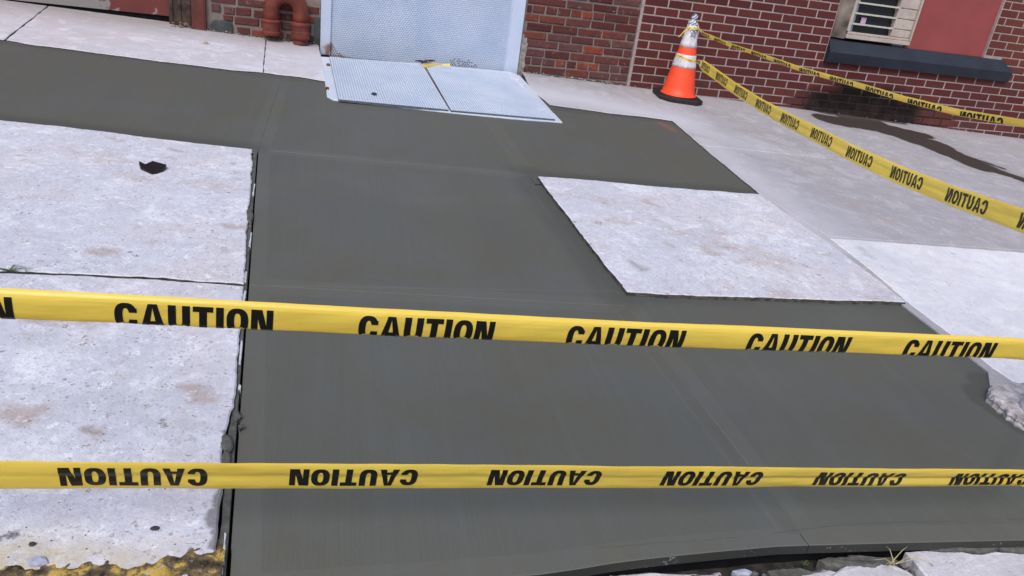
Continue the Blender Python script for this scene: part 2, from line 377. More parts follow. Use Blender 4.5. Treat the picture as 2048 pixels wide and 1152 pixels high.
_c = M_CURB.mix(M_CURB.ramp(M_CURB.noise(55, 4, .7), [(.60, 0), (.68, .8)]), _c, (.38, .37, .40))
M_CURB.color(_c); M_CURB.bump(_n, 1.0, .012); M_CURB = M_CURB.m
M_STREET = plain('dark street mud', (.050, .046, .042), .85, .3, .6, 30, 1.0, dark=(.018, .017, .016))
M_RUBBLE = plain('grey stone crumbs', (.16, .16, .17), .9, .2, .6, 60, .5)
M_LEATHER = plain('black leather', (.012, .011, .010), .45, .4, .4, 60, .6)
M_STRAW = plain('dry straw', (.52, .46, .24), .8, .2, .3, 40, 0)
M_GREENW = plain('green weed leaf', (.07, .13, .045), .7, .3, .4, 40, 0)
M_TANLEAF = plain('tan dead leaf', (.50, .33, .22), .8, .2, .3, 60, 0)
M_GALV = plain('galvanised steel', (.36, .38, .42), .45, .5, .2, 12, .1, metal=.5)
M_PEBBLE = plain('dark pebble', (.05, .055, .065), .7, .3, .4, 80, .4)
M_CHIP = plain('pale stone chip', (.42, .44, .56), .8, .3, .3, 60, .4)
M_WHITEP = plain('white plastic edging', (.62, .66, .68), .5, .3, .3, 40, .2)

# ------------------------------------------------------------------ object helpers
def link(name, me, parent=None, mat=None, label=None, cat=None, group=None, kind=None, loc=None):
    o = bpy.data.objects.new(name, me); col.objects.link(o)
    if parent is not None: o.parent = parent
    if loc is not None: o.location = loc
    if mat is not None and me is not None and not me.materials: me.materials.append(mat)
    if label: o['label'] = label
    if cat: o['category'] = cat
    if group: o['group'] = group
    if kind: o['kind'] = kind
    return o
def empty(name, loc, label, cat, group=None, kind=None):
    o = link(name, None, None, None, label, cat, group, kind, loc); o.empty_display_size = .1; return o
class MB:
    def __init__(s): s.v = []; s.f = []; s.mi = []
    def add(s, vs, fs, mi=0):
        n = len(s.v); s.v += [tuple(p) for p in vs]; s.f += [tuple(i + n for i in f) for f in fs]; s.mi += [mi] * len(fs)
    def box(s, x0, x1, y0, y1, z0, z1, mi=0):
        v = [(x0, y0, z0), (x1, y0, z0), (x1, y1, z0), (x0, y1, z0), (x0, y0, z1), (x1, y0, z1), (x1, y1, z1), (x0, y1, z1)]
        s.add(v, [(0, 3, 2, 1), (4, 5, 6, 7), (0, 1, 5, 4), (1, 2, 6, 5), (2, 3, 7, 6), (3, 0, 4, 7)], mi)
    def tube(s, pts, rad, n=10, mi=0, cap=True, jit=0):
        pts = [Vector(p) for p in pts]; base = len(s.v)
        R = rad if isinstance(rad, (list, tuple)) else [rad] * len(pts)
        up = Vector((0, 0, 1)); prev = None
        for k, p in enumerate(pts):
            d = (pts[min(k + 1, len(pts) - 1)] - pts[max(k - 1, 0)]).normalized()
            if prev is None:
                a = d.cross(up) if abs(d.dot(up)) < .95 else d.cross(Vector((1, 0, 0)))
            else: a = prev - d * prev.dot(d)
            a.normalize(); prev = a; b = d.cross(a)
            for j in range(n):
                t = 2 * math.pi * j / n; r = R[k] * (1 + jit * pnoise(p * 60 + Vector((j * 1.3, 0, 0))))
                s.v.append(tuple(p + a * math.cos(t) * r + b * math.sin(t) * r))
        for k in range(len(pts) - 1):
            for j in range(n):
                s.f.append((base + k * n + j, base + k * n + (j + 1) % n, base + (k + 1) * n + (j + 1) % n, base + (k + 1) * n + j)); s.mi.append(mi)
        if cap:
            s.f.append(tuple(base + j for j in range(n))[::-1]); s.mi.append(mi)
            e = base + (len(pts) - 1) * n; s.f.append(tuple(e + j for j in range(n))); s.mi.append(mi)
    def lathe(s, prof, c, n=32, mi=0):
        base = len(s.v)
        for r, z in prof:
            for j in range(n):
                t = 2 * math.pi * j / n; s.v.append((c[0] + r * math.cos(t), c[1] + r * math.sin(t), c[2] + z))
        for k in range(len(prof) - 1):
            for j in range(n):
                s.f.append((base + k * n + j, base + k * n + (j + 1) % n, base + (k + 1) * n + (j + 1) % n, base + (k + 1) * n + j)); s.mi.append(mi)
        s.f.append(tuple(base + j for j in range(n))[::-1]); s.mi.append(mi)
        e = base + (len(prof) - 1) * n; s.f.append(tuple(e + j for j in range(n))); s.mi.append(mi)
    def build(s, name, mats, parent=None, origin=(0, 0, 0), smooth=False, bevel=0, **kw):
        me = bpy.data.meshes.new(name); o0 = origin
        me.from_pydata([(p[0] - o0[0], p[1] - o0[1], p[2] - o0[2]) for p in s.v], [], s.f)
        mats = mats if isinstance(mats, (list, tuple)) else [mats]
        for q in mats: me.materials.append(q)
        for p, k in zip(me.polygons, s.mi): p.material_index = k; p.use_smooth = smooth
        bm = bmesh.new(); bm.from_mesh(me); bmesh.ops.recalc_face_normals(bm, faces=bm.faces)
        if bevel:
            bmesh.ops.bevel(bm, geom=[e for e in bm.edges if len(e.link_faces) == 2 and e.calc_face_angle(0) > .6], offset=bevel, segments=1, affect='EDGES', profile=.5)
        bm.to_mesh(me); bm.free()
        loc = kw.pop('loc', None)
        if loc is None and parent is None: loc = origin
        if parent is not None and loc is None:
            pl = parent.matrix_world.translation if parent.parent else parent.location
            loc = tuple(o0[i] - ORG.get(parent.name, (0, 0, 0))[i] for i in range(3))
        ob = link(name, me, parent, None, loc=loc, **kw)
        ORG[ob.name] = tuple(o0)
        return ob
ORG = {}
def root(name, loc, label, cat, **kw):
    o = empty(name, loc, label, cat, **kw); ORG[o.name] = tuple(loc); return o

def jag(pts, step, amp, closed=True, seed=0, skip=None):
    """subdivide a 2D outline and roughen it"""
    out = []; n = len(pts); rnd = random.Random(seed)
    for k in range(n if closed else n - 1):
        a = pts[k]; b = pts[(k + 1) % n]; L = math.hypot(b[0] - a[0], b[1] - a[1])
        far = skip and skip(a, b)
        m_ = max(1, min(160, int(L / (step if not far else 1.0))))
        nx, ny = -(b[1] - a[1]) / (L + 1e-9), (b[0] - a[0]) / (L + 1e-9)
        for j in range(m_):
            f = j / m_; x = a[0] + (b[0] - a[0]) * f; y = a[1] + (b[1] - a[1]) * f
            if j and not far:
                q = amp * (1.3 * pnoise(Vector((x * 9 + seed, y * 9, 3.1))) + .9 * pnoise(Vector((x * 45, y * 45 + seed, 1.7))) + rnd.uniform(-.25, .25))
                x += nx * q; y += ny * q
            out.append((x, y))
    return out
def area(p): return .5 * sum(p[i][0] * p[(i + 1) % len(p)][1] - p[(i + 1) % len(p)][0] * p[i][1] for i in range(len(p)))
def inset(p, d):
    if area(p) < 0: p = p[::-1]
    n = len(p); out = []
    for i in range(n):
        a = Vector(p[i - 1]); b = Vector(p[i]); c = Vector(p[(i + 1) % n])
        e1 = (b - a).normalized(); e2 = (c - b).normalized()
        n1 = Vector((-e1.y, e1.x)); n2 = Vector((-e2.y, e2.x)); q = (n1 + n2)
        q = q / max(.5, q.length_squared) * 2 if q.length > .1 else n1
        L = min(q.length, 1.5); q = q.normalized() * L
        out.append((b.x + q.x * d, b.y + q.y * d))
    return out
def slab(name, pts, h, th, mat, parent, edge=.004, band=0, band_mat=None, side_mat=None, wob=0, **kw):
    if area(pts) < 0: pts = pts[::-1]
    rings = [(pts, h - th, 1), (pts, h - edge * .8, 1)]
    mats = [mat, side_mat or mat, band_mat or mat]
    a = inset(pts, edge); rings.append((a, h, 1))
    if band: rings.append((inset(pts, band), h, 2))
    c0 = (sum(p[0] for p in pts) / len(pts), sum(p[1] for p in pts) / len(pts)); c0 = (c0[0], c0[1], G(*c0) + h)
    b = MB(); n = len(pts)
    for ring, hh, _ in rings:
        b.v += [(x, y, G(x, y) + hh + (wob * pnoise(Vector((x * 20, y * 20, 0))) if hh > h - th else 0)) for x, y in ring]
    for k in range(len(rings) - 1):
        for j in range(n):
            b.f.append((k * n + j, k * n + (j + 1) % n, (k + 1) * n + (j + 1) % n, (k + 1) * n + j)); b.mi.append(1 if k == 0 else rings[k + 1][2] if k == 2 else (2 if band else 0))
    b.f.append(tuple((len(rings) - 1) * n + j for j in range(n))); b.mi.append(0)
    b.f.append(tuple(range(n))[::-1]); b.mi.append(1)
    me = bpy.data.meshes.new(name); me.from_pydata([(p[0] - c0[0], p[1] - c0[1], p[2] - c0[2]) for p in b.v], [], b.f)
    for q in mats: me.materials.append(q)
    for p, k in zip(me.polygons, b.mi): p.material_index = k
    bm = bmesh.new(); bm.from_mesh(me)
    big = [f for f in bm.faces if len(f.verts) > 4]; bmesh.ops.triangulate(bm, faces=big, ngon_method='EAR_CLIP')
    bmesh.ops.recalc_face_normals(bm, faces=bm.faces); bm.to_mesh(me); bm.free()
    po = ORG.get(parent.name, (0, 0, 0)) if parent else (0, 0, 0)
    ob = link(name, me, parent, loc=tuple(c0[i] - po[i] for i in range(3)), **kw); ORG[ob.name] = c0
    return ob

# ------------------------------------------------------------------ street and pavement
FAR = lambda a, b: min(a[0], b[0]) < -4.9 or max(a[0], b[0]) > 4.5
b = MB()
def gz(x, y, h): return (x, y, G(x, y) + h)
NX, NY = 60, 40
# street sheet: falls away below the kerb, big enough to reach past every view
xs = [-40] + [-5 + 10 * i / NX for i in range(NX + 1)] + [40]; ys = [-40] + [-6.6 + 1.75 * j / NY for j in range(NY + 1)]
vv = []
for y in ys:
    for x in xs:
        near = 1 if -5 <= x <= 5 and y > -6.7 else 0
        hh = -.068 + near * (.014 * pnoise(Vector((x * 7, y * 7, 0))) + .009 * pnoise(Vector((x * 31, y * 31, 0))))
        vv.append(gz(x, y, hh) if near else (x, y, G(max(-5, min(5, x)), max(-6.6, y)) - .075))
n_ = len(xs); b.v = vv
for j in range(len(ys) - 1):
    for i in range(n_ - 1): b.f.append((j * n_ + i, j * n_ + i + 1, (j + 1) * n_ + i + 1, (j + 1) * n_ + i)); b.mi.append(0)
street = b.build('street', M_STREET, kind='structure', smooth=True)

# bed under the flags
b = MB()
b.add([gz(-9, -5.0, -.07), gz(12, -5.0, -.07), gz(12, .9, -.07), gz(-9, .9, -.07)], [(0, 1, 2, 3)])
b.add([(-40, -5.0, G(-9, -5) - .08), (-9, -5.0, G(-9, -5) - .08), (-9, .9, G(-9, 0) - .08), (-40, .9, G(-9, 0) - .08)], [(0, 1, 2, 3)])
b.add([(12, -5.0, G(12, -5) - .08), (40, -5.0, G(12, -5) - .08), (40, .9, G(12, 0) - .08), (12, .9, G(12, 0) - .08)], [(0, 1, 2, 3)])
walk = b.build('sidewalk', M_DIRT, kind='structure')

# gap left by the form board
gA = np.array(gr(516, 299)); gB = np.array(gr(455, 1152)); gd = (gB - gA) / np.linalg.norm(gB - gA); gB = gB + gd * .10
def gl(y): f = (y - gA[1]) / (gB[1] - gA[1]); return float(gA[0] + (gB[0] - gA[0]) * f)
GAP = .0028

# old flags
HO = .010
def P(*l, h=HO): return [gr(u, v, h) for u, v in l]
top_edge = P((505, 298), (455, 293), (400, 287), (300, 275), (205, 262), (100, 250), (0, 240))
A = top_edge + [(-5, -2.52), (-8, -2.5), (-8, -3.945), (-5, -3.943)] + P((0, 541), (150, 546), (300, 553), (488, 567)) + \
    P((490, 530), (492, 500), (493, 470), (497, 440), (497, 410), (500, 395), (504, 340), (504, 312))
slab('concrete_flag', jag(A, .018, .0045, seed=3, skip=FAR), HO, .09, M_OLD, walk, side_mat=M_SIDE)
B_ = [(-8, -3.955), (-5, -3.953)] + P((0, 545.5), (150, 550.5), (300, 557.5), (487, 571), (486, 600), (482, 650), (478, 700), (473, 760), (468, 812), (455, 850), (447, 880), (444, 925), (441, 1000), (436, 1060), (432, 1108), (430, 1135)) + [(gl(-5.15) - .035, -5.15), (-5, -5.15), (-8, -5.15)]
slab('concrete_flag', jag(B_, .018, .004, seed=5, skip=FAR), HO, .09, M_OLD_K, walk, side_mat=M_SIDE)
# patched flag in the middle
Cc = P((1076, 353), (1190, 361), (1300, 372), (1410, 381), (1520, 389), (1560, 418), (1605, 450), (1660, 488), (1736, 545), (1812, 604), (1600, 598), (1500, 594), (1400, 592), (1255, 584), (1205, 522), (1160, 465), (1115, 405), h=.016)
slab('concrete_flag', jag(Cc, .014, .0045, seed=9), .018, .09, M_OLD, walk, side_mat=M_SIDE)
# strip along the wall, left
t0 = P((648, 160), (600, 152), (400, 131), (200, 105), (100, 92), (40, 84), (0, 79))
xj1t, xj1b = -3.045, -2.99
yb = lambda x: np.interp(x, [-8, -4.45, -3.0, -2.6], [-1.03, -1.04, -1.0, -1.03])
D1 = [(-2.665, .02)] + P((652, 162)) + P((600, 153), (560, 149), (527, 144)) + [(-3.045, .02)]
slab('concrete_flag', jag(D1, .02, .004, seed=11), HO, .09, M_SMOOTH, walk, side_mat=M_SIDE)
D2 = [(-3.051, .02)] + P((525.8, 144), (460, 139), (400, 131), (320, 122), (250, 112), (200, 106), (120, 95), (60, 88), (30, 82), (12, 79)) + [(-4.549, .12), (-3.60, .12), (-3.60, .02)]
slab('concrete_flag', jag(D2, .02, .004, seed=12), HO, .09, M_SMOOTH, walk, side_mat=M_SIDE)
D3 = [(-4.557, .12)] + P((8, 79), (0, 78)) + [(-5, -1.04), (-8, -1.03), (-8, .12), (-5, .12)]
slab('concrete_flag', jag(D3, .02, .004, seed=13, skip=FAR), HO, .09, M_SMOOTH, walk, side_mat=M_SIDE)
# right of the hatch and along the wall
R1 = [(-1.04, .02)] + P((1062, 178), (1100, 209), (1160, 217), (1220, 226), (1290, 233), (1345, 241), (1402, 290), (1500, 300), (1610, 311)) + [(1.6, -1.565), (4.4, -1.565), (9, -1.565), (9, .02), (4.4, .02)]
slab('concrete_flag', jag(R1, .02, .0035, seed=21, skip=FAR), HO, .09, M_STRIP, walk, side_mat=M_SIDE)
R2 = P((1406, 294), (1460, 338), (1524, 391), (1590, 430), (1655, 472), (1750, 479), (1850, 486), (2048, 501)) + [(4.4, -3.05), (9, -3.05), (9, -1.572), (4.4, -1.572), (1.6, -1.572)] + P((1610, 313), (1500, 303))
slab('concrete_flag', jag(R2, .02, .0035, seed=22, skip=FAR), HO, .09, M_GREY, walk, side_mat=M_SIDE)
R3 = P((1660, 476), (1740, 538), (1818, 605), (1900, 666), (1985, 735), (2040, 770)) + [(-.19, -4.6), (-.18, -5.09), (4.4, -5.05), (9, -5.05), (9, -3.058), (4.4, -3.058)] + P((2048, 505), (1850, 490))
slab('concrete_flag', jag(R3, .02, .0035, seed=23, skip=FAR), HO, .09, M_WHITE, walk, side_mat=M_SIDE)

slab('joint_bottom', [(-.30, -4.4), (-.05, -4.4), (4.4, -4.4), (4.4, -.3), (-.6, -.3), (-.6, -.95), (-.12, -1.0), (-.20, -2.4), (-.22, -4.3)], .0065, .05, M_STRIP, walk, edge=.001)
# fresh pour: flags cut by tooled joints, lying a little below the old ones
def quad(x0, x1, y0, y1): return [(x0, y0), (x1, y0), (x1, y1), (x0, y1)]
J = .0009
gx = lambda y: gl(y) + GAP
yj1, yj2 = -2.595, -3.945
xc = lambda y: float(np.interp(y, [-5.1, -4.0, -2.6, -.9], [-1.435, -1.50, -1.565, -1.60]))
def fslab(pts, band=.05, th=.06): slab('fresh_flag', pts, 0, th, M_FRESH, walk, edge=.0018, band=band, band_mat=M_EDGE, side_mat=M_FSIDE_SHADE)
fslab([(-8, -2.66), (gl(-2.6) + .0025, -2.66), (-2.8625, -.9), (-8, -.9)], .045)
fslab([(gl(-2.6) + .004, yj1 + J), (xc(-2.6) - J, yj1 + J), (xc(-.9) - J, -.9), (-2.861, -.9)])
fslab([(gx(yj2 + J), yj2 + J), (xc(yj2) - J, yj2 + J), (xc(yj1) - J, yj1 - J), (gx(yj1 - J), yj1 - J)])
fslab([(xc(-2.7) + J, -2.7), (-.05, -2.7), (-.02, -.9), (xc(-.9) + J, -.9)])
# the kerb edge runs in a shallow curve
kp = [gr(u, v) for u, v in ((2048, 1080), (1900, 1083), (1700, 1088), (1560, 1092), (1400, 1106), (1250, 1122), (1100, 1147))]
kx = np.array([p[0] for p in kp][::-1]); ky = np.array([p[1] for p in kp][::-1])
def ke(x):
    if x < kx[0]: return float(ky[0] - .03 * (kx[0] - x) / .6 )
    return float(np.interp(x, kx, ky))
def edge(x0, x1, n): return [(x0 + (x1 - x0) * i / n, ke(x0 + (x1 - x0) * i / n)) for i in range(n + 1)]
xk = xc(-5.08)
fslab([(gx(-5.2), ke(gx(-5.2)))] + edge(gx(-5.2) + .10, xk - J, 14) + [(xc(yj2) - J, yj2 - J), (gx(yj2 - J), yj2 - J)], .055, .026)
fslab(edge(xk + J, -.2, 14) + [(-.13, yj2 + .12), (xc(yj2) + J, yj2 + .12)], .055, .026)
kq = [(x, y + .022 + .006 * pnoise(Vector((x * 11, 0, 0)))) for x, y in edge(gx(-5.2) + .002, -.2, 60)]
slab('kerb_gap_shade', kq + [(-.2, -4.7), (gx(-4.7), -4.7)], -.0275, .10, M_GAP_SHADE, walk, edge=.002)  # black block added to paint the dark void under the kerb lip
# concrete just under the tooled joints
for q in (quad(-2.84, -.16, -2.72, -.95), quad(-2.90, -2.841, -2.605, -.95), [(gx(-5.045), -5.045), (-.16, -5.045), (-.16, -2.5), (gx(-2.72), -2.72)]):
    slab('joint_bottom', q, -.0014, .05, M_EDGE, walk, edge=.001)
# ragged cement strip between the old flags and the form gap, and white edging showing in it
yy = np.linspace(-2.63, -5.16, 70)
rgt = [(gl(y) - GAP - .0008 * random.random(), y) for y in yy]
lft = []
for k, y in enumerate(yy):
    wd = .017 + .006 * pnoise(Vector((0, y * 12, 5))) + .003 * pnoise(Vector((3, y * 60, 5)))
    lft.append((gl(y) - GAP - max(.008, wd) - (.006 if -4.5 < y < -4.2 else 0), y))
slab('cement_strip', rgt + lft[::-1], .001, .07, M_MORTAR_STRIP, walk, edge=.0012, wob=.0012)
for (u0, v0), (u1, v1), wd in [((508, 367), (505, 390), .008), ((501, 464), (498, 492), .009), ((491, 542), (489, 564), .008), ((489, 580), (486, 603), .008),
                               ((482, 680), (478, 728), .007), ((478, 768), (477, 778), .008), ((449, 1064), (444, 1130), .006), ((443, 1132), (442, 1150), .005)]:
    a = gr(u0, v0, .006); c = gr(u1, v1, .006)
    slab('white_edging', jag([(a[0], a[1]), (a[0] + wd * .7, a[1] - .004), (c[0] + wd * .6, c[1]), (c[0] - wd * .2, c[1] + .004)], .008, .0012, seed=int(u0)), .006, .05, M_WHITEP, walk, edge=.001)
for k, px in enumerate([[(441, 872), (450, 866), (460, 872), (466, 890), (458, 905), (460, 926), (447, 930), (443, 915), (450, 900), (440, 890)], [(466, 826), (478, 822), (484, 832), (474, 842), (466, 838)],
                        [(492, 420), (500, 416), (507, 430), (502, 446), (494, 440)], [(476, 850), (486, 846), (490, 852), (480, 858)]]):
    slab('cement_lump', jag([gr(u, v, .01) for u, v in px], .004, .0022, seed=k), .0125, .03, M_MORTAR_STRIP, walk, edge=.004, wob=.003)

# old kerb with worn yellow paint, left of the gap
kpts = [(-8, -5.06), (-5, -5.03)] + [gr(u, v, -.004) for u, v in ((0, 1122), (100, 1122), (190, 1118), (260, 1122), (330, 1104), (400, 1096), (431, 1100), (436, 1152))] + [(gl(-5.3) - .014, -5.26), (-5, -5.25), (-8, -5.25)]
KB = [gr(u, v, HO) for u, v in ((-60, 1132), (0, 1134), (60, 1136), (130, 1131), (190, 1128), (240, 1135), (280, 1131), (330, 1116), (350, 1110), (400, 1104), (432, 1106))]
KBX = [p[0] for p in KB]; KBY = [p[1] for p in KB]
# built as its own rough-topped mesh
b = MB(); nx, ny = 330, 60
X0, X1, Y0, Y1 = -4.6, gl(-5.15) - .012, -5.28, -5.02
for j in range(ny + 1):
    for i in range(nx + 1):
        x = X0 + (X1 - X0) * i / nx; y = Y0 + (Y1 - Y0) * j / ny
        yk = float(np.interp(x, KBX, KBY)) + .006 * pnoise(Vector((x * 30, y * 30, 4)))
        hh = HO + max(-.014, min(.003, (yk - y) * .30)) + .0035 * pnoise(Vector((x * 45, y * 45, 0))) + .004 * pnoise(Vector((x * 70, y * 70, 0))) - (.02 if j == 0 else 0)
        b.v.append(gz(x, y, hh))
for j in range(ny):
    for i in range(nx): q = j * (nx + 1) + i; b.f.append((q, q + 1, q + nx + 2, q + nx + 1)); b.mi.append(0)
b.box(X0, X1, Y0 + .002, Y1, G(X1, Y0) - .25, G(X1, Y0) - .03)
b.build('curb', M_CURB, kind='structure', smooth=True)

# broken granite, rubble and mud in the gutter
def rock(name, px, h, th, mat, seed, label, group=None, wob=.004):
    pts = jag([gr(u, v, h) for u, v in px], .012, .004, seed=seed)
    return slab(name, pts, h, th, mat, None, edge=.006, wob=wob, label=label, cat='stone', group=group)
rock('granite_block', [(1812, 1101), (1850, 1098), (1925, 1102), (1945, 1106), (1990, 1101), (2048, 1104), (2110, 1108), (2120, 1190), (1990, 1190), (1880, 1178), (1845, 1142)], -.030, .08, M_GRANITE, 31, 'broken white granite kerb stone at the right end of the gutter')
rock('granite_block', [(1690, 1128), (1740, 1122), (1790, 1128), (1830, 1150), (1850, 1190), (1700, 1195), (1660, 1150)], -.040, .07, M_GRANITE, 37, 'white granite fragment in the gutter just left of the largest kerb stone')
rock('granite_block', [(1600, 1146), (1660, 1138), (1690, 1146), (1690, 1190), (1600, 1195)], -.045, .06, M_GRANITE, 41, 'small pale granite fragment in the gutter left of the dry grass')
rock('granite_block', [(1220, 1147), (1300, 1143), (1400, 1148), (1440, 1142), (1455, 1160), (1420, 1200), (1230, 1200)], -.055, .06, M_GRANITE, 43, 'low white stone under the kerb lip at the bottom centre of the photo')
rock('granite_block', [(1466, 1138), (1490, 1134), (1506, 1140), (1500, 1147), (1475, 1148)], -.040, .03, M_CHIP, 47, 'small rounded pale stone in the mud of the gutter')
for k, px in enumerate([[(1845, 1092), (1880, 1087), (1930, 1089), (1985, 1087), (2000, 1098), (1960, 1108), (1900, 1104), (1860, 1103)], [(1985, 1086), (2060, 1084), (2100, 1100), (2040, 1108), (2000, 1103)],
                         [(1640, 1112), (1700, 1104), (1790, 1106), (1800, 1118), (1740, 1128), (1660, 1126)], [(1540, 1128), (1600, 1122), (1640, 1130), (1620, 1150), (1560, 1152)], [(1340, 1140), (1400, 1136), (1450, 1146), (1390, 1160)]]):
    pts = jag([gr(u, v, -.03) for u, v in px], .006, .005, seed=80 + k)
    slab('mud_clod', pts, (-.022, -.024, -.036, -.046, -.05, -.022)[k], .05, M_MORTAR_STRIP, street, edge=.006, wob=.006)
# crumbs nobody could count
b = MB(); rnd = random.Random(4)
for k in range(1900):
    u = rnd.uniform(1080, 2080); v = rnd.uniform(1108, 1185)
    x, y = gr(u, v, -.07)
    if y > ke(x) - .02: continue
    r = rnd.choice([.003, .004, .006, .009, .013]); z = G(x, y) - .062 + r * .4
    vs = []
    for d in ((1, 0, 0), (-1, 0, 0), (0, 1, 0), (0, -1, 0), (0, 0, .7), (0, 0, -.7)):
        q = r * rnd.uniform(.6, 1.3); vs.append((x + d[0] * q + rnd.uniform(-.3, .3) * r, y + d[1] * q, z + d[2] * q))
    b.add(vs, [(0, 2, 4), (2, 1, 4), (1, 3, 4), (3, 0, 4), (2, 0, 5), (1, 2, 5), (3, 1, 5), (0, 3, 5)], rnd.choice([0, 0, 0, 1, 2]))
rub = b.build('rubble', [M_RUBBLE, M_CHIP, M_MORTAR_STRIP], kind='stuff', label='grey stone crumbs and mud along the gutter', cat='rubble')
# pale sand specks on the kerb lip and debris on the flags: loose grit
b = MB()
for k in range(420):
    if k < 0: u = rnd.uniform(1150, 1750); x, y = gr(u, 1110, 0); y = ke(x) - rnd.uniform(.001, .012); z = G(x, y) - rnd.uniform(.004, .018); r = rnd.uniform(.0012, .0035); mi = 1
    else:
        u, v = rnd.uniform(0, 440), rnd.uniform(300, 1130); 
        if k > 330: u, v = rnd.uniform(1420, 2040), rnd.uniform(300, 700)
        x, y = gr(u, v); z = G(x, y) + HO + .001; r = rnd.uniform(.0008, .0022); mi = rnd.choice([0, 1, 0, 1, 2])
        if k > 330 and x < -.05: continue
    vs = [(x + d[0] * r * rnd.uniform(.6, 1.4), y + d[1] * r * rnd.uniform(.6, 1.4), z + d[2] * r * .6) for d in ((1, 0, 0), (-1, 0, 0), (0, 1, 0), (0, -1, 0), (0, 0, 1), (0, 0, -1))]
    b.add(vs, [(0, 2, 4), (2, 1, 4), (1, 3, 4), (3, 0, 4), (2, 0, 5), (1, 2, 5), (3, 1, 5), (0, 3, 5)], mi)
b.build('grit', [M_RUBBLE, M_CHIP, M_PEBBLE], kind='stuff', label='loose grit scattered on the pale flags and the kerb lip', cat='grit')

# ------------------------------------------------------------------ brick walls
BH, BL = .0677, .2096
def brick_mesh(name, L, H, D=.09, be=.003, seed=0, amp=0.):
    rnd = random.Random(seed); v = []
    j = lambda a: a + rnd.uniform(-amp, amp)
    for y, e in ((D, 0), (be, 0), (0, be)):
        for sx, sz in ((0, 0), (1, 0), (1, 1), (0, 1)):
            v.append((j(e if sx == 0 else L - e), y, j(e if sz == 0 else H - e)))
    f = []
    for k in (0, 1):
        for i in range(4): f.append((k * 4 + i, k * 4 + (i + 1) % 4, (k + 1) * 4 + (i + 1) % 4, (k + 1) * 4 + i))
    f += [(8, 9, 10, 11), (3, 2, 1, 0)]
    me = bpy.data.meshes.new(name); me.from_pydata(v, [], f)
    bm = bmesh.new(); bm.from_mesh(me); bmesh.ops.recalc_face_normals(bm, faces=bm.faces); bm.to_mesh(me); bm.free()
    return me
MESHES = {}
def lay(rects, parent, mat, limit, seed, amp=0., push=0.002):
    """rects = (x0,x1,z0,z1); the ones that show in the photo become bricks of their own, the rest one joined part"""
    rnd = random.Random(seed); po = ORG[parent.name]; vis = []; rest = []
    def score(r):
        c = np.array([(r[0] + r[1]) / 2, 0, (r[2] + r[3]) / 2]) - CAM; q = RC @ c
        u = 1024 + F_PX * q[0] / q[2]; v = 576 + F_PX * q[1] / q[2]
        return (-30 < u < 2078 and v > -22), q[2]
    sc_ = [(score(r), r) for r in rects]
    vis = sorted([(s_[1], r) for s_, r in sc_ if s_[0]], key=lambda t: t[0])[:limit]
    vset = {id(r) for _, r in vis}
    for _, r in vis:
        L = round(r[1] - r[0], 3); H = round(r[3] - r[2], 4); k = (mat.name, L, H, rnd.randrange(3) if amp else 0)
        if k not in MESHES:
            MESHES[k] = brick_mesh('brick', L, H, seed=k[3] + int(L * 1000), amp=amp, be=.003 if not amp else .006); MESHES[k].materials.append(mat)
        link('brick', MESHES[k], parent, loc=(r[0] - po[0], -rnd.uniform(0, push) - po[1], r[2] - po[2]))
    b = MB()
    for r in rects:
        if id(r) not in vset: b.box(r[0], r[1], 0, .05, r[2], r[3])
    if b.v:
        ob = b.build('brickwork', mat, parent, kind='stuff')
    return len(vis)

# --- newer building on the right
new = root('brick_building', (0, 0, 0), 'maroon brick building with a slate blue window sill, behind the traffic cone', 'building')
XW0, XW1, ZW0 = 1.655, 3.285, .52
b = MB(); yb_ = .0035
b.box(-.112, XW0, yb_, .35, -.6, 2.7); b.box(XW1, 9, yb_, .35, -.8, 2.7); b.box(XW0, XW1, yb_, .35, -.7, ZW0); b.box(XW0, XW1, yb_, .35, 1.75, 2.7)
wall = b.build('wall', M_MORTAR, new)
rects = []
def zline(j): return .735 - j * BH
JT = .0125; JH = .0105
for j in range(-30, 18):
    z1 = zline(j) - JH / 2; z0 = zline(j + 1) + JH / 2
    odd = j % 2
    # joints (centres)
    js = [-.50]
    left = [k + (0 if odd else .5) for k in range(-1, 9)]; left = [q for q in left if -.3 < q]
    lower = j >= 5
    if lower:
        js = [-.5] + [q for q in left if q <= 7.05 + (0 if odd else .5)]
        base = 8.18 if not odd else 7.69
        k = base
        while k < 44: 
            if k - js[-1] > .3: js.append(k)
            k += 1
    else:
        js = [-.5] + left
        js = [q for q in js if q < 7.75] + [7.9]
        k = 16.08 if odd else 15.6
        if z0 > 1.75 + .0:
            k = 8.5 if odd else 9.0
        else:
            rects.append((15.68 * BL + .006, (16.08 if odd else 16.6) * BL - JT / 2, z0, z1)); k = 16.08 if odd else 16.6
        pier = []
        while k < 44: pier.append(k); k += 1
        if z0 > 1.75: js = js + pier
        else:
            for a, c in zip(pier[:-1], pier[1:]): rects.append((a * BL + JT / 2, c * BL - JT / 2, z0, z1))
        if j in (3, 4):   # under the sill corners the courses close again
            pass
    for a, c in zip(js[:-1], js[1:]):
        x0, x1 = a * BL + JT / 2, c * BL - JT / 2
        if x1 - x0 < .02: continue
        if not lower and x1 > XW0 and z0 < 1.75: x1 = XW0 - .002
        if z1 < G(x0, 0) - .02: continue
        rects.append((x0, x1, z0, z1))
# bricks hidden behind the sill are trimmed to what shows
rects = [r for r in rects if not (r[0] > 1.64 and r[1] < 3.55 and r[2] > .385 and r[3] < .6)]
nvis = lay(rects, wall, M_BRICK, 290, 2, push=.0015)
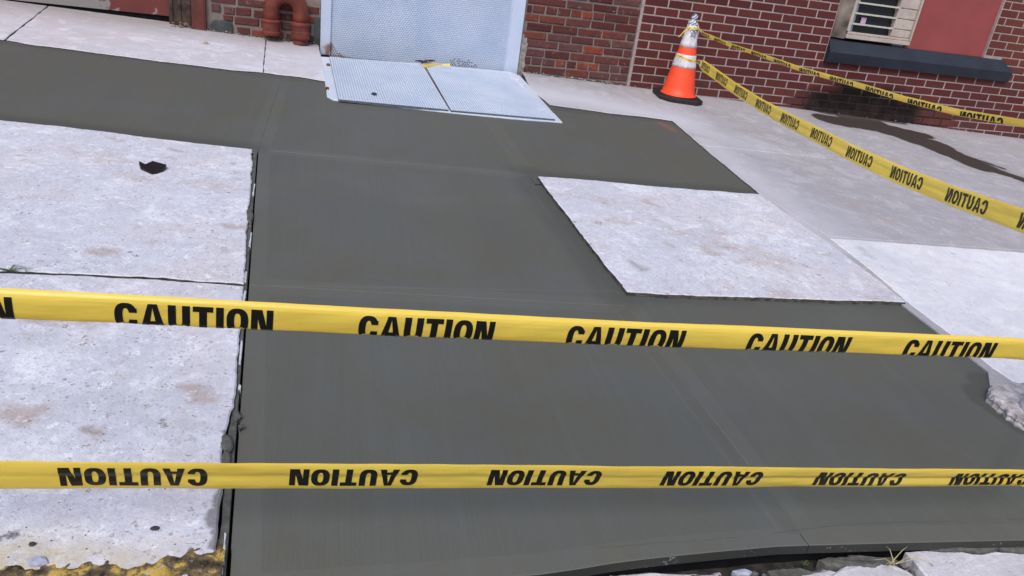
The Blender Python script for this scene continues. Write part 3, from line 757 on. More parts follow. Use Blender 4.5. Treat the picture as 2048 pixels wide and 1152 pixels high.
# straight joint between the two buildings
b = MB(); pts = []
for k in range(60):
    z = -.05 + k * .045; pts.append(z)
b.v = []
for z in pts:
    x = -.118 + .005 * pnoise(Vector((0, 0, z * 14)))
    b.v += [(x - .006, -.002, z), (x + .009, -.002, z), (x - .006, .03, z), (x + .009, .03, z)]
for k in range(len(pts) - 1):
    a = k * 4
    for (p, q) in ((0, 1), (1, 3), (3, 2), (2, 0)): b.f.append((a + p, a + q, a + 4 + q, a + 4 + p)); b.mi.append(0)
b.build('joint_mortar', M_MORTAR, new)
# sill
b = MB()
z_b, z_f, z_u = .588, .480, .392; yf = -.062
L0, L1b, L1f = 1.655, 3.50, 3.60
v = [(L0, .12, z_b), (L1b, .12, z_b), (L1b, .0, z_b - .012), (L1f, yf, z_f), (L0, yf, z_f), (L0, yf + .026, z_u), (L1f + .015, yf + .026, z_u), (L1f + .015, .02, z_u), (L0, .12, z_u), (L1f + .015, .02, z_f - .01), (L0, .0, z_b - .012)]
b.add(v, [(0, 1, 2, 10), (10, 2, 3, 4), (4, 3, 6, 5), (3, 9, 7, 6), (2, 9, 3), (5, 6, 7, 8), (0, 10, 4, 5, 8), (1, 2, 9, 7), (0, 8, 7, 1)])
b.build('window_sill', M_SILL, new)
# board filling the window opening
b = MB(); b.box(2.44, XW1 - .004, .030, .05, .52, 1.75); b.box(XW0, 2.44, .20, .215, .52, 1.75)
b.build('red_board', M_REDB, new)
b = MB(); b.box(XW1 - .004, XW1 + .006, .001, .05, .55, 1.75); b.build('reveal_mortar', M_MORTAR, new)
# louvred window unit in a grimy case
wn_o = (2.12, .0, .6)
b = MB(); yF = .0
x0, x1 = 1.80, 2.455; zb = .603
b.box(x0, x1, yF - .012, yF + .10, zb, zb + .034); b.box(x0 + .01, x1 - .015, yF - .002, yF + .10, zb + .036, zb + .056)
b.box(x0, x0 + .028, yF, yF + .10, zb + .058, 1.30); b.box(2.245, 2.262, yF, yF + .1, zb + .058, 1.30); b.box(x1 - .016, x1, yF - .014, yF + .10, zb + .036, 1.30)
b.box(x0, x1, yF, yF + .10, 1.302, 1.36)
win = b.build('window', M_CASE, new, origin=wn_o, bevel=.003)
b = MB(); N = 10
for k in range(N + 1):        # rounded side cheek between brick and case
    a = k / N * math.pi / 2
    x = 1.660 + .135 * math.sin(a); y = .15 - .125 * (1 - math.cos(a)) * 1.0
    y = .150 - .145 * (math.sin(a) ** .8)
    b.v += [(x, y, .595), (x, y, 1.36)]
for k in range(N): b.f.append((2 * k, 2 * k + 2, 2 * k + 3, 2 * k + 1)); b.mi.append(0)
b.build('side_cheek', M_CASE_SOOT, win, origin=wn_o, smooth=True)
zbars = [.640, .727, .814, .901, .988, 1.075, 1.162, 1.249]
for k, z in enumerate(zbars):
    if k:
        b = MB(); b.box(1.829, 2.244, yF + .002, yF + .022, z - .007, z + .007); b.build('bar', M_BAR, win, origin=wn_o)
    b = MB(); zt = zbars[k + 1] - .008 if k + 1 < len(zbars) else 1.30
    b.add([(1.829, yF + .040, z + .008), (2.244, yF + .040, z + .008), (2.244, yF + .052, zt), (1.829, yF + .052, zt), (1.829, yF + .044, z + .008), (2.244, yF + .044, z + .008), (2.244, yF + .056, zt), (1.829, yF + .056, zt)],
          [(0, 1, 2, 3), (4, 7, 6, 5), (0, 4, 5, 1), (3, 2, 6, 7)])
    b.build('pane', M_GLASS, win, origin=wn_o)
    b = MB(); b.box(2.263, x1 - .018, yF + .004, yF + .05, z + .002 + (.02 if k == 0 else 0), (zbars[k + 1] if k + 1 < len(zbars) else 1.30) - .003)
    b.build('side_panel', M_CASE, win, origin=wn_o, bevel=.004)
b = MB(); b.box(1.84, 1.862, yF + .026, yF + .036, .66, 1.29); b.build('inner_rail', M_GALV, win, origin=wn_o)
b = MB(); b.box(1.925, 1.975, yF + .030, yF + .032, .734, .786); b.build('paper_note', M_PINK, win, origin=wn_o)

# --- older building on the left
old = root('brick_building', (-2.0, 0, 0), 'old patched brick building with a pale blue steel door', 'building')
DX0, DX1, DZ1 = -2.655, -1.085, 2.0
b = MB()
b.box(DX1, -.113, .006, .35, -.4, 2.7); b.box(-3.47, DX0, .006, .35, -.3, 2.7); b.box(DX0, DX1, .006, .35, DZ1, 2.7)
b.box(-9, -5.9, .006, .35, -.3, 2.7); b.box(-5.9, -3.47, .006, .35, 2.1, 2.7)
wall2 = b.build('wall', M_MORTAR_OLD, old, origin=(-2, 0, 0))
rects = []; z0_, p_ = .107, .0664
rowsx = {7: [-.754, -.532, -.324], 6: [-1.026, -.92, -.819, -.709, -.614, -.521, -.425, -.211], 5: [-.964, -.744, -.529, -.321], 4: [-1.058, -.845, -.628, -.418, -.205],
         3: [-.878, -.674, -.48, -.325], 2: [-.771, -.559, -.384, -.207], 1: [-.88, -.663, -.451, -.235], 0: [-.985, -.89, -.777, -.68, -.594, -.492, -.399, -.304, -.207],
         -1: [-.89, -.68, -.475, -.29], -2: [-.98, -.77, -.56, -.35]}
rnd = random.Random(12)
for r in range(-3, 38):
    za, zc = z0_ + r * p_ + .0065, z0_ + (r + 1) * p_ - .0065
    if zc < -.02: continue
    js = rowsx.get(r)
    if js is None:
        st = .105 if r % 6 == 0 else .212; q = -1.08 + (r % 2) * st / 2 + rnd.uniform(.04, .08); js = []
        while q < -.17: js.append(q + rnd.uniform(-.006, .006)); q += st
    xs_ = [-1.078 + (.04 if r < 3 else 0)] + js + [-.128]
    for a, c in zip(xs_[:-1], xs_[1:]):
        if c - a > .04:
            dz = rnd.uniform(-.002, .002); rects.append((a + .006, c - .006, za + dz, zc + dz))
# above the door and further left
for r in range(-3, 38):
    za, zc = z0_ + r * p_ + .0065, z0_ + (r + 1) * p_ - .0065
    for (xa, xb, zmin) in ((DX0, DX1 - .01, DZ1), (-9, -5.9, -.2), (-5.9, -3.47, 2.1), (-3.47, DX0, .385)):
        if za < zmin: continue
        q = xa + (r % 2) * .106
        js = [xa]
        while q < xb - .05:
            if q > xa + .05: js.append(q)
            q += .212
        js.append(xb)
        for a, c in zip(js[:-1], js[1:]): rects.append((a + .006, c - .006, za, zc))
# the irregular stretch beside the pipe, brick by brick
patch = [(-3.43, -3.367, .262, .314), (-3.345, -3.268, .252, .304), (-3.262, -3.153, .255, .307), (-3.135, -3.03, .252, .302), (-3.271, -3.098, .188, .240), (-3.085, -2.96, .186, .236), (-3.253, -3.163, .118, .168), (-3.149, -2.925, .112, .160),
         (-3.43, -3.262, .326, .376), (-3.247, -3.046, .322, .372), (-3.11, -2.99, .062, .100), (-3.03, -2.85, .320, .370), (-2.95, -2.80, .250, .300), (-2.90, -2.70, .110, .160), (-2.94, -2.72, .185, .235), (-2.785, -2.665, .250, .300), (-2.835, -2.665, .32, .37), (-3.35, -3.285, .205, .245)]
rects += patch
lay(rects, wall2, M_BRICK_OLD, 200, 5, amp=.003, push=.006)
b = MB(); b.v = []; 
q = [(-3.445, .100), (-3.30, .095), (-3.283, .12), (-3.287, .195), (-3.33, .207), (-3.41, .205), (-3.445, .17)]
for y in (-.012, .02): b.v += [(x, y, z) for x, z in q]
n = len(q); b.f = [tuple(range(n)), tuple(range(n, 2 * n))[::-1]] + [(i, (i + 1) % n, n + (i + 1) % n, n + i) for i in range(n)]; b.mi = [0] * len(b.f)
b.build('grey_stone', M_STONE_G, old, origin=(-2, 0, 0), bevel=.006)
# crumbling render beside the door
def wobslab(name, x0, x1, z0, z1, y, mat, seed, parent, org, amp=.02):
    b = MB(); n = 14; L = []; 
    for k in range(n + 1): z = z0 + (z1 - z0) * k / n; L.append((x0, z))
    Rr = [(x1 + amp * pnoise(Vector((seed, 0, k * .6))), z0 + (z1 - z0) * k / n) for k in range(n, -1, -1)]
    q = L + Rr; m_ = len(q)
    b.v = [(x, y, z) for x, z in q] + [(x, .02, z) for x, z in q]
    b.f = [tuple(range(m_)), tuple(range(m_, 2 * m_))[::-1]] + [(i, (i + 1) % m_, m_ + (i + 1) % m_, m_ + i) for i in range(m_)]; b.mi = [0] * len(b.f)
    return b.build(name, mat, parent, origin=org)
M_RENDER = plain('crumbled pale render', (.34, .31, .29), .9, .1, .5, 30, .8)
wobslab('render_patch', -1.083, -1.035, .0, .34, -.004, M_RENDER, 2, old, (-2, 0, 0))
wobslab('render_patch', -2.70, -2.657, .0, .30, -.003, M_STONE_G, 6, old, (-2, 0, 0))
b = MB(); rnd = random.Random(8)
def lump(b, x, y, z, r, rnd, mi=0):
    vs = [(x + d[0] * r * rnd.uniform(.6, 1.5), y + d[1] * r * rnd.uniform(.6, 1.2), z + d[2] * r * rnd.uniform(.5, 1)) for d in ((1, 0, 0), (-1, 0, 0), (0, 1, 0), (0, -1, 0), (0, 0, 1), (0, 0, -1))]
    b.add(vs, [(0, 2, 4), (2, 1, 4), (1, 3, 4), (3, 0, 4), (2, 0, 5), (1, 2, 5), (3, 1, 5), (0, 3, 5)], mi)
for k in range(230):
    x = rnd.choice([rnd.uniform(-1.07, -.05), rnd.uniform(-3.46, -2.68), rnd.uniform(-.05, 3.8)])
    lump(b, x, rnd.uniform(-.02, .004) , G(x, 0) + HO + rnd.uniform(-.002, .012), rnd.uniform(.003, .014) * (1 if x < 0 else .6), rnd, rnd.choice([0, 0, 1]))
b.build('mortar_crumbs', [M_RENDER, M_STONE_G], kind='stuff', label='crumbs of mortar and dirt lying along the foot of the brick walls', cat='debris')

# steel door: frame, tread-pattern sheet
dO = (-1.87, 0, 0)
b = MB()
b.box(DX0 + .003, -2.583, -.014, .05, .03, DZ1); b.box(-1.195, DX1 - .004, -.014, .05, .02, DZ1); b.box(-2.583, -1.195, -.014, .05, DZ1 - .07, DZ1)
door = b.build('steel_door', M_BLUE, old, origin=dO, bevel=.003)
b = MB(); b.box(-2.581, -1.197, .0, .02, .012, DZ1 - .072); b.build('door_sheet', M_BLUE_LOW, door, origin=dO)
for xa in (-2.585, -1.203):
    b = MB(); b.box(xa, xa + .008, -.016, .01, .03, DZ1 - .075); b.build('weld_edge', M_BLUE, door, origin=dO)
b = MB(); PIT = .0192; rnd = random.Random(3)
r_ = 0; z = .035
while z < 1.2:
    x = -2.572 + (PIT / 2 if r_ % 2 else 0)
    while x < -1.21:
        hx = 0
        lowl = (x + 2.572) * 1.1 + (z - .02) < .105
        lowr = ((x + 1.55) / .13) ** 2 + ((z - .03) / .075) ** 2 < 1 and rnd.random() < .85
        lowm = ((x + 1.845) / .035) ** 2 + ((z - .03) / .035) ** 2 < 1
        hole = lowl or lowr or lowm
        if hole:
            w_ = .0040; b.add([(x - w_, -.0012, z - w_), (x + w_, -.0012, z - w_), (x + w_, -.0012, z + w_), (x - w_, -.0012, z + w_)], [(0, 1, 2, 3)], 1)
        else:
            w_ = .0070; t_ = .0034; yo = -.0055
            b.add([(x - w_, 0, z), (x, 0, z - w_), (x + w_, 0, z), (x, 0, z + w_), (x - t_, yo, z), (x, yo, z - t_), (x + t_, yo, z), (x, yo, z + t_)],
                  [(0, 1, 5, 4), (1, 2, 6, 5), (2, 3, 7, 6), (3, 0, 4, 7), (4, 5, 6, 7)], 0)
        x += PIT
    z += PIT * .75; r_ += 1
b.build('tread_studs', [M_BLUE, M_HOLE], door, origin=dO, kind='stuff')

# dark red door, timber jamb and steel post
b = MB(); b.box(-5.9, -3.735, .10, .14, .183, 2.08); b.build('wooden_door', M_DOOR, old, origin=(-4.8, .1, 0))
b = MB(); b.box(-5.9, -3.72, .12, .30, -.1, .19); b.build('door_gap_shade', M_GAP_SHADE, old, origin=(-4.8, .1, 0))  # black block stands for the shaded gap below the door
b = MB(); 
for xa, xb, yy_ in ((-3.733, -3.700, .045), (-3.697, -3.640, .03), (-3.637, -3.572, .012)): b.box(xa, xb, yy_, .34, .10, 2.1)
b.build('door_jamb', M_WOOD, old, origin=(-3.65, 0, .1), bevel=.006)
b = MB(); b.box(-3.566, -3.478, -.028, .02, .082, 2.6); b.box(-3.477, -3.468, -.028, .05, .085, 2.6); b.box(-3.57, -3.474, -.030, .0, .08, .135)
b.build('steel_post', M_REDPOST, old, origin=(-3.52, 0, .08), bevel=.002)
b = MB(); rnd = random.Random(5)
for k in range(14): lump(b, rnd.uniform(-3.70, -3.56), rnd.uniform(-.03, .02), .13 + rnd.uniform(-.01, .03), rnd.uniform(.008, .02), rnd)
b.build('broken_foot', plain('rotten pale wood', (.27, .20, .16), .9, .1, .5, 50, .6), old, origin=(-3.65, 0, .1), kind='stuff')

# --- red iron return bend
pO = (-2.88, -.07, G(-2.88, -.07) + HO)
pipe = root('vent_pipe', pO, 'oxide red iron return bend pipe between the steel post and the blue door', 'pipe')
xl, xr, yp, zc = -3.005, -2.795, -.075, .33
b = MB(); pts = [(xl, yp, .245)]; 
for k in range(13): a = math.pi - k / 12 * math.pi; pts.append(((xl + xr) / 2 + (xr - xl) / 2 * math.cos(a), yp, zc + .105 * math.sin(a)))
pts += [(xr, yp, .30), (xr, yp, .255)]
b.tube(pts, .057, 20); b.build('bend', M_PIPE, pipe, origin=pO, smooth=True)
b = MB(); b.lathe([(.045, .150), (.064, .150), (.068, .156), (.068, .172), (.062, .180), (.062, .235), (.068, .243), (.068, .252), (.056, .262)], (xl, yp, .0), 24)
b.build('left_hub', M_PIPE, pipe, origin=pO, smooth=False)
b = MB(); b.lathe([(.052, .135), (.064, .140), (.068, .150), (.068, .190), (.064, .196), (.064, .228), (.069, .236), (.069, .250), (.056, .262)], (xr, yp, .0), 24)
b.build('right_hub', M_PIPE, pipe, origin=pO)
b = MB(); b.lathe([(.055, 0), (.053, .15)], (xr, yp, .02), 24); b.build('riser', M_PIPE, pipe, origin=pO, smooth=True)
b = MB(); b.tube([(xl - .0, yp, .40), (xl - .0, yp + .02, .47), (xl, yp, 1.1)], .05, 16); b.build('upper_pipe', M_PIPE, pipe, origin=pO, smooth=True)

# ------------------------------------------------------------------ cellar hatch in the pavement
hO = (-1.87, -.8, G(-1.87, -.8))
hatch = root('cellar_hatch', hO, 'pale blue ribbed steel cellar hatch set in the pavement before the blue door', 'hatch')
fr = [gr(u, v, .008) for u, v in ((641, 113), (648, 150), (654, 192), (668, 199), (780, 211), (900, 224), (1020, 236), (1125, 244), (1108, 226), (1080, 195), (1058, 170), (1040, 151), (1020, 143), (840, 127))]
slab('hatch_frame', jag(fr, .03, .003, seed=61), .008, .05, M_PLATE, hatch, edge=.004)
def leaf(px, th=.013):
    pts = [gr(u, v, .008 + th) for u, v in px]
    lf = slab('hatch_leaf', pts, .008 + th, th - .001, M_PLATE_LOW, hatch, edge=.0015, side_mat=M_BLUEDK)
    # ribs
    lt, rt, rb_, lb = [np.array(p) for p in pts]
    b = MB(); n = 42
    for k in range(n):
        f = (k + .5) / n; a = lt + (rt - lt) * f; c = lb + (rb_ - lb) * f; w_ = .0046
        a = a + (c - a) * .012; c = c - (c - a) * .002
        hb = .008 + th
        vs = []
        for (p, ww, hh) in ((a, w_, 0), (a, w_ * .5, .0034), (c, w_, 0), (c, w_ * .5, .0034)):
            vs += [(p[0] - ww, p[1], G(p[0], p[1]) + hb + hh), (p[0] + ww, p[1], G(p[0], p[1]) + hb + hh)]
        b.add(vs, [(2, 3, 7, 6), (0, 2, 6, 4), (3, 1, 5, 7), (4, 6, 7, 5), (0, 1, 3, 2)])
    me_o = b.build('ribs', M_PLATE, lf, origin=ORG[lf.name], kind='stuff')
leaf([(659, 113), (846, 131), (897, 219), (677, 198)])
leaf([(851, 132), (1016, 147), (1110, 238), (902, 220)])
# hinges, rusty seam, lugs
b = MB(); 
a = gr(848, 133, .01); c = gr(899, 218, .01)
b.add([(a[0] - .003, a[1], G(*a) + .0085), (a[0] + .003, a[1], G(*a) + .0085), (c[0] + .003, c[1], G(*c) + .0085), (c[0] - .003, c[1], G(*c) + .0085)], [(0, 1, 2, 3)])
b.build('rusty_seam', M_RUST, hatch, origin=hO)
for (u, v, s_) in ((1030, 158, .035), (1042, 168, .03), (1084, 219, .03), (657, 128, .014), (655, 175, .012)):
    x, y = gr(u, v, .02); b = MB(); z = G(x, y)
    b.box(x - s_, x + s_ * .8, y - s_ * .5, y + s_ * .5, z, z + .024); b.build('hinge', M_PLATE if s_ > .02 else M_RUST, hatch, origin=(x, y, z), bevel=.004)

# ------------------------------------------------------------------ traffic cone
cx, cy = .235, -.255; cz = G(cx, cy) + HO
cone = root('traffic_cone', (cx, cy, cz), 'orange traffic cone with white bands and a taped top, by the maroon wall', 'traffic cone')
HC = .625; rb0, rt0 = .140, .030
def rr(z): return rb0 + (rt0 - rb0) * (z - .03) / (HC - .03)
def seg(name, z0, z1, mat, off=0, tilt=0):
    b = MB(); n = 6
    prof = [(rr(z0 + (z1 - z0) * k / n) + off, z0 + (z1 - z0) * k / n) for k in range(n + 1)]
    b.lathe(prof, (cx, cy, cz), 40); return b.build(name, mat, cone, origin=(cx, cy, cz), smooth=True)
b = MB()
b.lathe([(.150, .036), (.152, .042), (.1455, .047)] + [(rr(z), z) for z in np.linspace(.052, .585, 12)], (cx, cy, cz), 40); b.build('cone_body', M_ORANGE, cone, origin=(cx, cy, cz), smooth=True)
seg('reflective_sleeve', .262, .362, M_COLLAR, .0022)
seg('reflective_sleeve', .420, .585, M_COLLAR, .0022)
b = MB(); ch = .07; hb = .185; q = []
for sx, sy in ((-1, -1), (1, -1), (1, 1), (-1, 1)):
    pr = [(sx * hb, sy * (hb - ch)), (sx * (hb - ch), sy * hb)]
    if sx * sy > 0: q += pr
    else: q += pr[::-1]
ang = math.radians(-6)
q = [(x * math.cos(ang) - y * math.sin(ang), x * math.sin(ang) + y * math.cos(ang)) for x, y in q]
qi = inset(q, .012); qj = inset(q, .034)
n = 8; b.v = [(cx + x, cy + y, G(cx + x, cy + y) + HO) for x, y in q] + [(cx + x, cy + y, G(cx + x, cy + y) + HO + .030) for x, y in q] + [(cx + x, cy + y, G(cx + x, cy + y) + HO + .038) for x, y in inset(q, .01)] + [(cx + x, cy + y, G(cx + x, cy + y) + HO + .040) for x, y in inset(q, .05)]
b.f = [tuple(range(n))[::-1], tuple(range(3 * n, 4 * n))] + [(k * n + i, k * n + (i + 1) % n, (k + 1) * n + (i + 1) % n, (k + 1) * n + i) for k in range(3) for i in range(n)]; b.mi = [0] * len(b.f)
b.build('rubber_base', M_RUBBER, cone, origin=(cx, cy, cz), bevel=.003)
b = MB()
pts = [(cx + .003 * math.sin(k * 2.1), cy, cz + .555 + k * .0105) for k in range(12)]
rad = [.0465, .0450, .041, .0400, .039, .036, .029, .019, .021, .025, .022, .010]
b.tube(pts, rad, 16, jit=.25); b.build('duct_tape_knob', M_DUCT, cone, origin=(cx, cy, cz), smooth=True)
b = MB(); # torn star of grey tape on the upper sleeve
st = []
for k in range(11):
    a = 2 * math.pi * k / 11; r = .042 if k % 2 else .028
    st.append((math.cos(a) * r * .85, math.sin(a) * r * 1.1))
zc0 = .535
for k, (dx, dz) in enumerate([(0, 0)] + st):
    th = -math.pi / 2 + .05 + dx / rr(zc0 + dz); R_ = rr(zc0 + dz) + .0045
    b.v.append((cx + R_ * math.cos(th), cy + R_ * math.sin(th), cz + zc0 + dz))
for k in range(11): b.f.append((0, 1 + k, 1 + (k + 1) % 11)); b.mi.append(0)
b.build('tape_patch', M_DUCT2, cone, origin=(cx, cy, cz))

# ------------------------------------------------------------------ caution tape
W_T = .0762
def ring(w, tx, ty, a0, a1, n, pw=2.6):
    out = []
    def pt(rx, ry, a):
        c, s_ = math.cos(a), math.sin(a)
        return (w / 2 + rx * math.copysign(abs(c) ** (2 / pw), c), .5 + ry * math.copysign(abs(s_) ** (2 / pw), s_))
    for k in range(n):
        p, q_ = a0 + (a1 - a0) * k / n, a0 + (a1 - a0) * (k + 1) / n
        out.append((pt(w / 2, .5, p), pt(w / 2, .5, q_), pt(w / 2 - tx, .5 - ty, q_), pt(w / 2 - tx, .5 - ty, p)))
    return out
def bar(x0, x1, y0, y1, n=6, xs0=None, xs1=None):
    """quad from bottom edge (x0..x1 at y0) to top edge (xs0..xs1 at y1)"""
    xs0 = x0 if xs0 is None else xs0; xs1 = x1 if xs1 is None else xs1; out = []
    for k in range(n):
        f, g = k / n, (k + 1) / n
        L = lambda t: (x0 + (xs0 - x0) * t, y0 + (y1 - y0) * t); R = lambda t: (x1 + (xs1 - x1) * t, y0 + (y1 - y0) * t)
        out.append((L(f), R(f), R(g), L(g)))
    return out
T = .245
PI = math.pi
def letters():
    res = []; x = 0
    def put(q, w):
        nonlocal x
        for p in q: res.append([(a + x, c) for a, c in p])
        x += w + .085
    put(ring(.68, T, .19, math.radians(32), math.radians(328), 30) + bar(.68 - T, .675, .185, .36, 3) + bar(.68 - T, .675, .64, .815, 3), .68)
    w = .76; put(bar(0, .25, 0, 1, 8, .24, .40) + bar(w - .25, w, 0, 1, 8, .36, w - .24) + bar(.2, w - .2, .17, .34, 2), w)
    w = .68; put(bar(0, T, .40, 1, 5) + bar(w - T, w, .40, 1, 5) + [[(a, c * .8) for a, c in p] for p in ring(w, T, .24, PI, 2 * PI, 16)], w)
    w = .64; put(bar(0, w, .80, 1, 2) + bar((w - T) / 2, (w + T) / 2, 0, .80, 6), w)
    w = T; put(bar(0, w, 0, 1, 8), w)
    w = .70; put(ring(w, T, .19, 0, 2 * PI, 34), w)
    w = .72; put(bar(0, .22, 0, 1, 8) + bar(w - .22, w, 0, 1, 8) + bar(w - .36, w - .14, 0, 1, 8, .14, .36), w)
    return res, x - .085
LET, LW = letters()
def make_tape(name, label, ctr, wdir, prof, anchor, flip, period, ink, word_w=.245, lh=.0508, loc=None, upsidedown=False, toward=None, side=1, prof2=None, group='strips of yellow caution tape'):
    """ctr: dense 3D centre line; wdir(f): direction from top edge to bottom edge; prof: (w, down, back) section;
       anchor: arc length where a word begins; flip: words run against the line direction"""
    C = [Vector(p) for p in ctr]; S = [0]
    for a, c in zip(C[:-1], C[1:]): S.append(S[-1] + (c - a).length)
    Cn = np.array([tuple(p) for p in C]); S = np.array(S)
    pw = np.array([p[0] for p in prof]); pa = np.array([p[1] for p in prof]); pb = np.array([p[2] for p in prof])
    wq = np.linspace(0, W_T, 31) if prof is not FOLD and prof is not HALF else np.unique(np.concatenate([pw, np.linspace(0, pw[-2], 22)]))
    pa2 = np.array([p[1] for p in prof2]) if prof2 else None; pb2 = np.array([p[2] for p in prof2]) if prof2 else None; pw2 = np.array([p[0] for p in prof2]) if prof2 else None
    amid = (pa.max() + pa.min()) / 2
    def sect(w_, g):
        a, b_ = np.interp(w_, pw, pa), np.interp(w_, pw, pb)
        if g > 0 and prof2: a = a * (1 - g) + np.interp(w_, pw2, pa2) * g; b_ = b_ * (1 - g) + np.interp(w_, pw2, pb2) * g
        return a, b_
    def frame(s):
        p = Vector([np.interp(s, S, Cn[:, i]) for i in range(3)])
        e = .02; t = Vector([np.interp(s + e, S, Cn[:, i]) - np.interp(s - e, S, Cn[:, i]) for i in range(3)]).normalized()
        d, sc_ = wdir(s / S[-1]); d = Vector(d); d = (d - t * d.dot(t)).normalized()
        nrm = t.cross(d).normalized()
        if nrm.dot(Vector(CAM) - p) > 0: nrm = -nrm       # nrm points away from the viewer
        return p, t, d, nrm, sc_
    def mp(s, w_, off):
        p, t, d, nrm, sc_ = fcache(s)
        g = min(1, max(0, (s / S[-1] - .50) / .28))
        a, bk = sect(w_, g); a = a - amid
        e = .0006; a1, b1 = sect(w_ + e, g); a0, b0 = sect(w_ - e, g); da, db = a1 - a0, b1 - b0
        L = math.hypot(da, db) + 1e-9; n_a, n_b = db / L, -da / L     # section normal towards the viewer
        rip = .0022 * pnoise(Vector((s * 5, w_ * 25, ctr[0][0]))) + .0009 * pnoise(Vector((s * 18, w_ * 45, 3)))
        return p + d * ((a + n_a * off) * sc_) + nrm * (bk + n_b * off + rip)
    fc = {}
    def fcache(s):
        k = round(s, 5)
        if k not in fc: fc[k] = frame(s)
        return fc[k]
    rt = root(name, tuple(C[0]), label, 'caution tape', group=group)
    b = MB(); ns = max(20, int(S[-1] / .012)); pwr = wq; 
    for i in range(ns + 1):
        for w_ in pwr: b.v.append(tuple(mp(S[-1] * i / ns, w_, 0)))
    m_ = len(pwr)
    for i in range(ns):
        for j in range(m_ - 1): b.f.append((i * m_ + j, i * m_ + j + 1, (i + 1) * m_ + j + 1, (i + 1) * m_ + j)); b.mi.append(0)
    b.build('ribbon', M_TAPE, rt, origin=tuple(C[0]), smooth=True)
    k0 = -int(anchor / period) - 1; wtop = (W_T - lh) / 2
    for k in range(k0, int(S[-1] / period) + 2):
        st_ = anchor + k * period
        if st_ < .01 or st_ + word_w > S[-1] - .01: continue
        b = MB()
        for off in (.0007,):
            for patch in LET:
                vs = []
                for (x, y) in patch:
                    xx = x / LW * word_w; 
                    s_ = st_ + (word_w - xx if flip else xx)
                    w_ = wtop + lh * (y if upsidedown else 1 - y)
                    vs.append(tuple(mp(s_, w_, off)))
                b.add(vs, [(0, 1, 2, 3)])
        b.build('lettering', ink, rt, origin=tuple(C[0]), smooth=True)
    return rt
def line(D0, a_, b_, c_, s0, s1, vc, n=80, tail=()):
    out = []
    for k in range(n + 1):
        s = s0 + (s1 - s0) * k / n; D = D0 * (1 + c_ * s); u = (a_ + b_ * s) / (1 + c_ * s)
        uu = [p[0] for p in vc]; v_ = [p[1] for p in vc]
        if u > uu[-1]: v = v_[-1] + (v_[-1] - v_[-2]) / (uu[-1] - uu[-2]) * (u - uu[-1])
        elif u < uu[0]: v = v_[0] + (v_[1] - v_[0]) / (uu[1] - uu[0]) * (u - uu[0])
        else: v = np.interp(u, uu, v_)
        out.append(at(u, v, D))
    return out + [np.array(t) for t in tail]
def arc_at(pts, s0, s1, s):
    n = len(pts) - 1; P_ = [Vector(p) for p in pts]; k = (s - s0) / (s1 - s0) * 80; i = int(k)
    return sum((P_[j + 1] - P_[j]).length for j in range(i)) + (P_[i + 1] - P_[i]).length * (k - i)
POLE = (-.285, -4.60)
FOLD = [(0, 0, .010), (.003, .002, .006), (.008, .0062, .0022), (.014, .0120, .0004), (.022, .020, 0), (.032, .030, .0004), (.042, .040, .001), (.050, .0478, .002), (.0545, .0520, .003), (.0575, .0535, .0045), (.059, .053, .006), (.0762, .037, .0075)]
FLAT = [(0, 0, .004), (.004, .0036, .0022), (.012, .0114, .0006), (.025, .0242, .0), (.038, .037, .0018), (.050, .049, .0004), (.064, .063, 0), (.072, .071, .001), (.0762, .075, .002)]
CREASE = [(0, 0, .006), (.005, .0046, .003), (.014, .0135, .0008), (.028, .0272, .0012), (.036, .034, .0055), (.040, .037, .0068), (.046, .042, .0035), (.058, .054, .0004), (.068, .0638, .0012), (.0762, .071, .004)]
HALF = [(0, 0, 0), (.012, .012, .0), (.024, .0238, .0006), (.036, .0352, .002), (.042, .0405, .003), (.0435, .040, .0045), (.06, .024, .005), (.0762, .010, .005)]
# nearest, right way up, lower edge folded under
c1 = line(1.27, 228, 551.7, .0859, -1.1, 4.75, [(0, 611), (228, 621), (700, 645), (1200, 668.6), (2048, 700)], tail=[(-.72, -4.96, .285), (-.5, -4.80, .27), (POLE[0] - .02, POLE[1] - .03, .26)])
per1 = .3155 * 1.27
an1 = arc_at(c1, -1.1, 4.75, 0)
make_tape('caution_tape', 'upper of the two long yellow caution tapes across the foreground, its lettering upright', c1, lambda f: ((0, .06, -1), 1), FOLD, an1, False, per1, M_INK, word_w=.253)
# second, upside down, top leaning towards the street
c2 = line(1.36, 118, 507.4, .0783, -.9, 5.6, [(0, 953), (1200, 956.3), (2048, 960)], tail=[(-.70, -4.95, -.045), (-.5, -4.80, -.04), (POLE[0] - .02, POLE[1] - .03, -.03)])
per2 = .29 * 1.36; an2 = arc_at(c2, -.9, 5.6, 0)
make_tape('caution_tape', 'lower yellow caution tape across the foreground, its lettering upside down', c2, lambda f: ((0, .22 + .10 * f, -.97), 1), FLAT, an2, True, per2, M_INK, word_w=.247, upsidedown=True, prof2=CREASE)
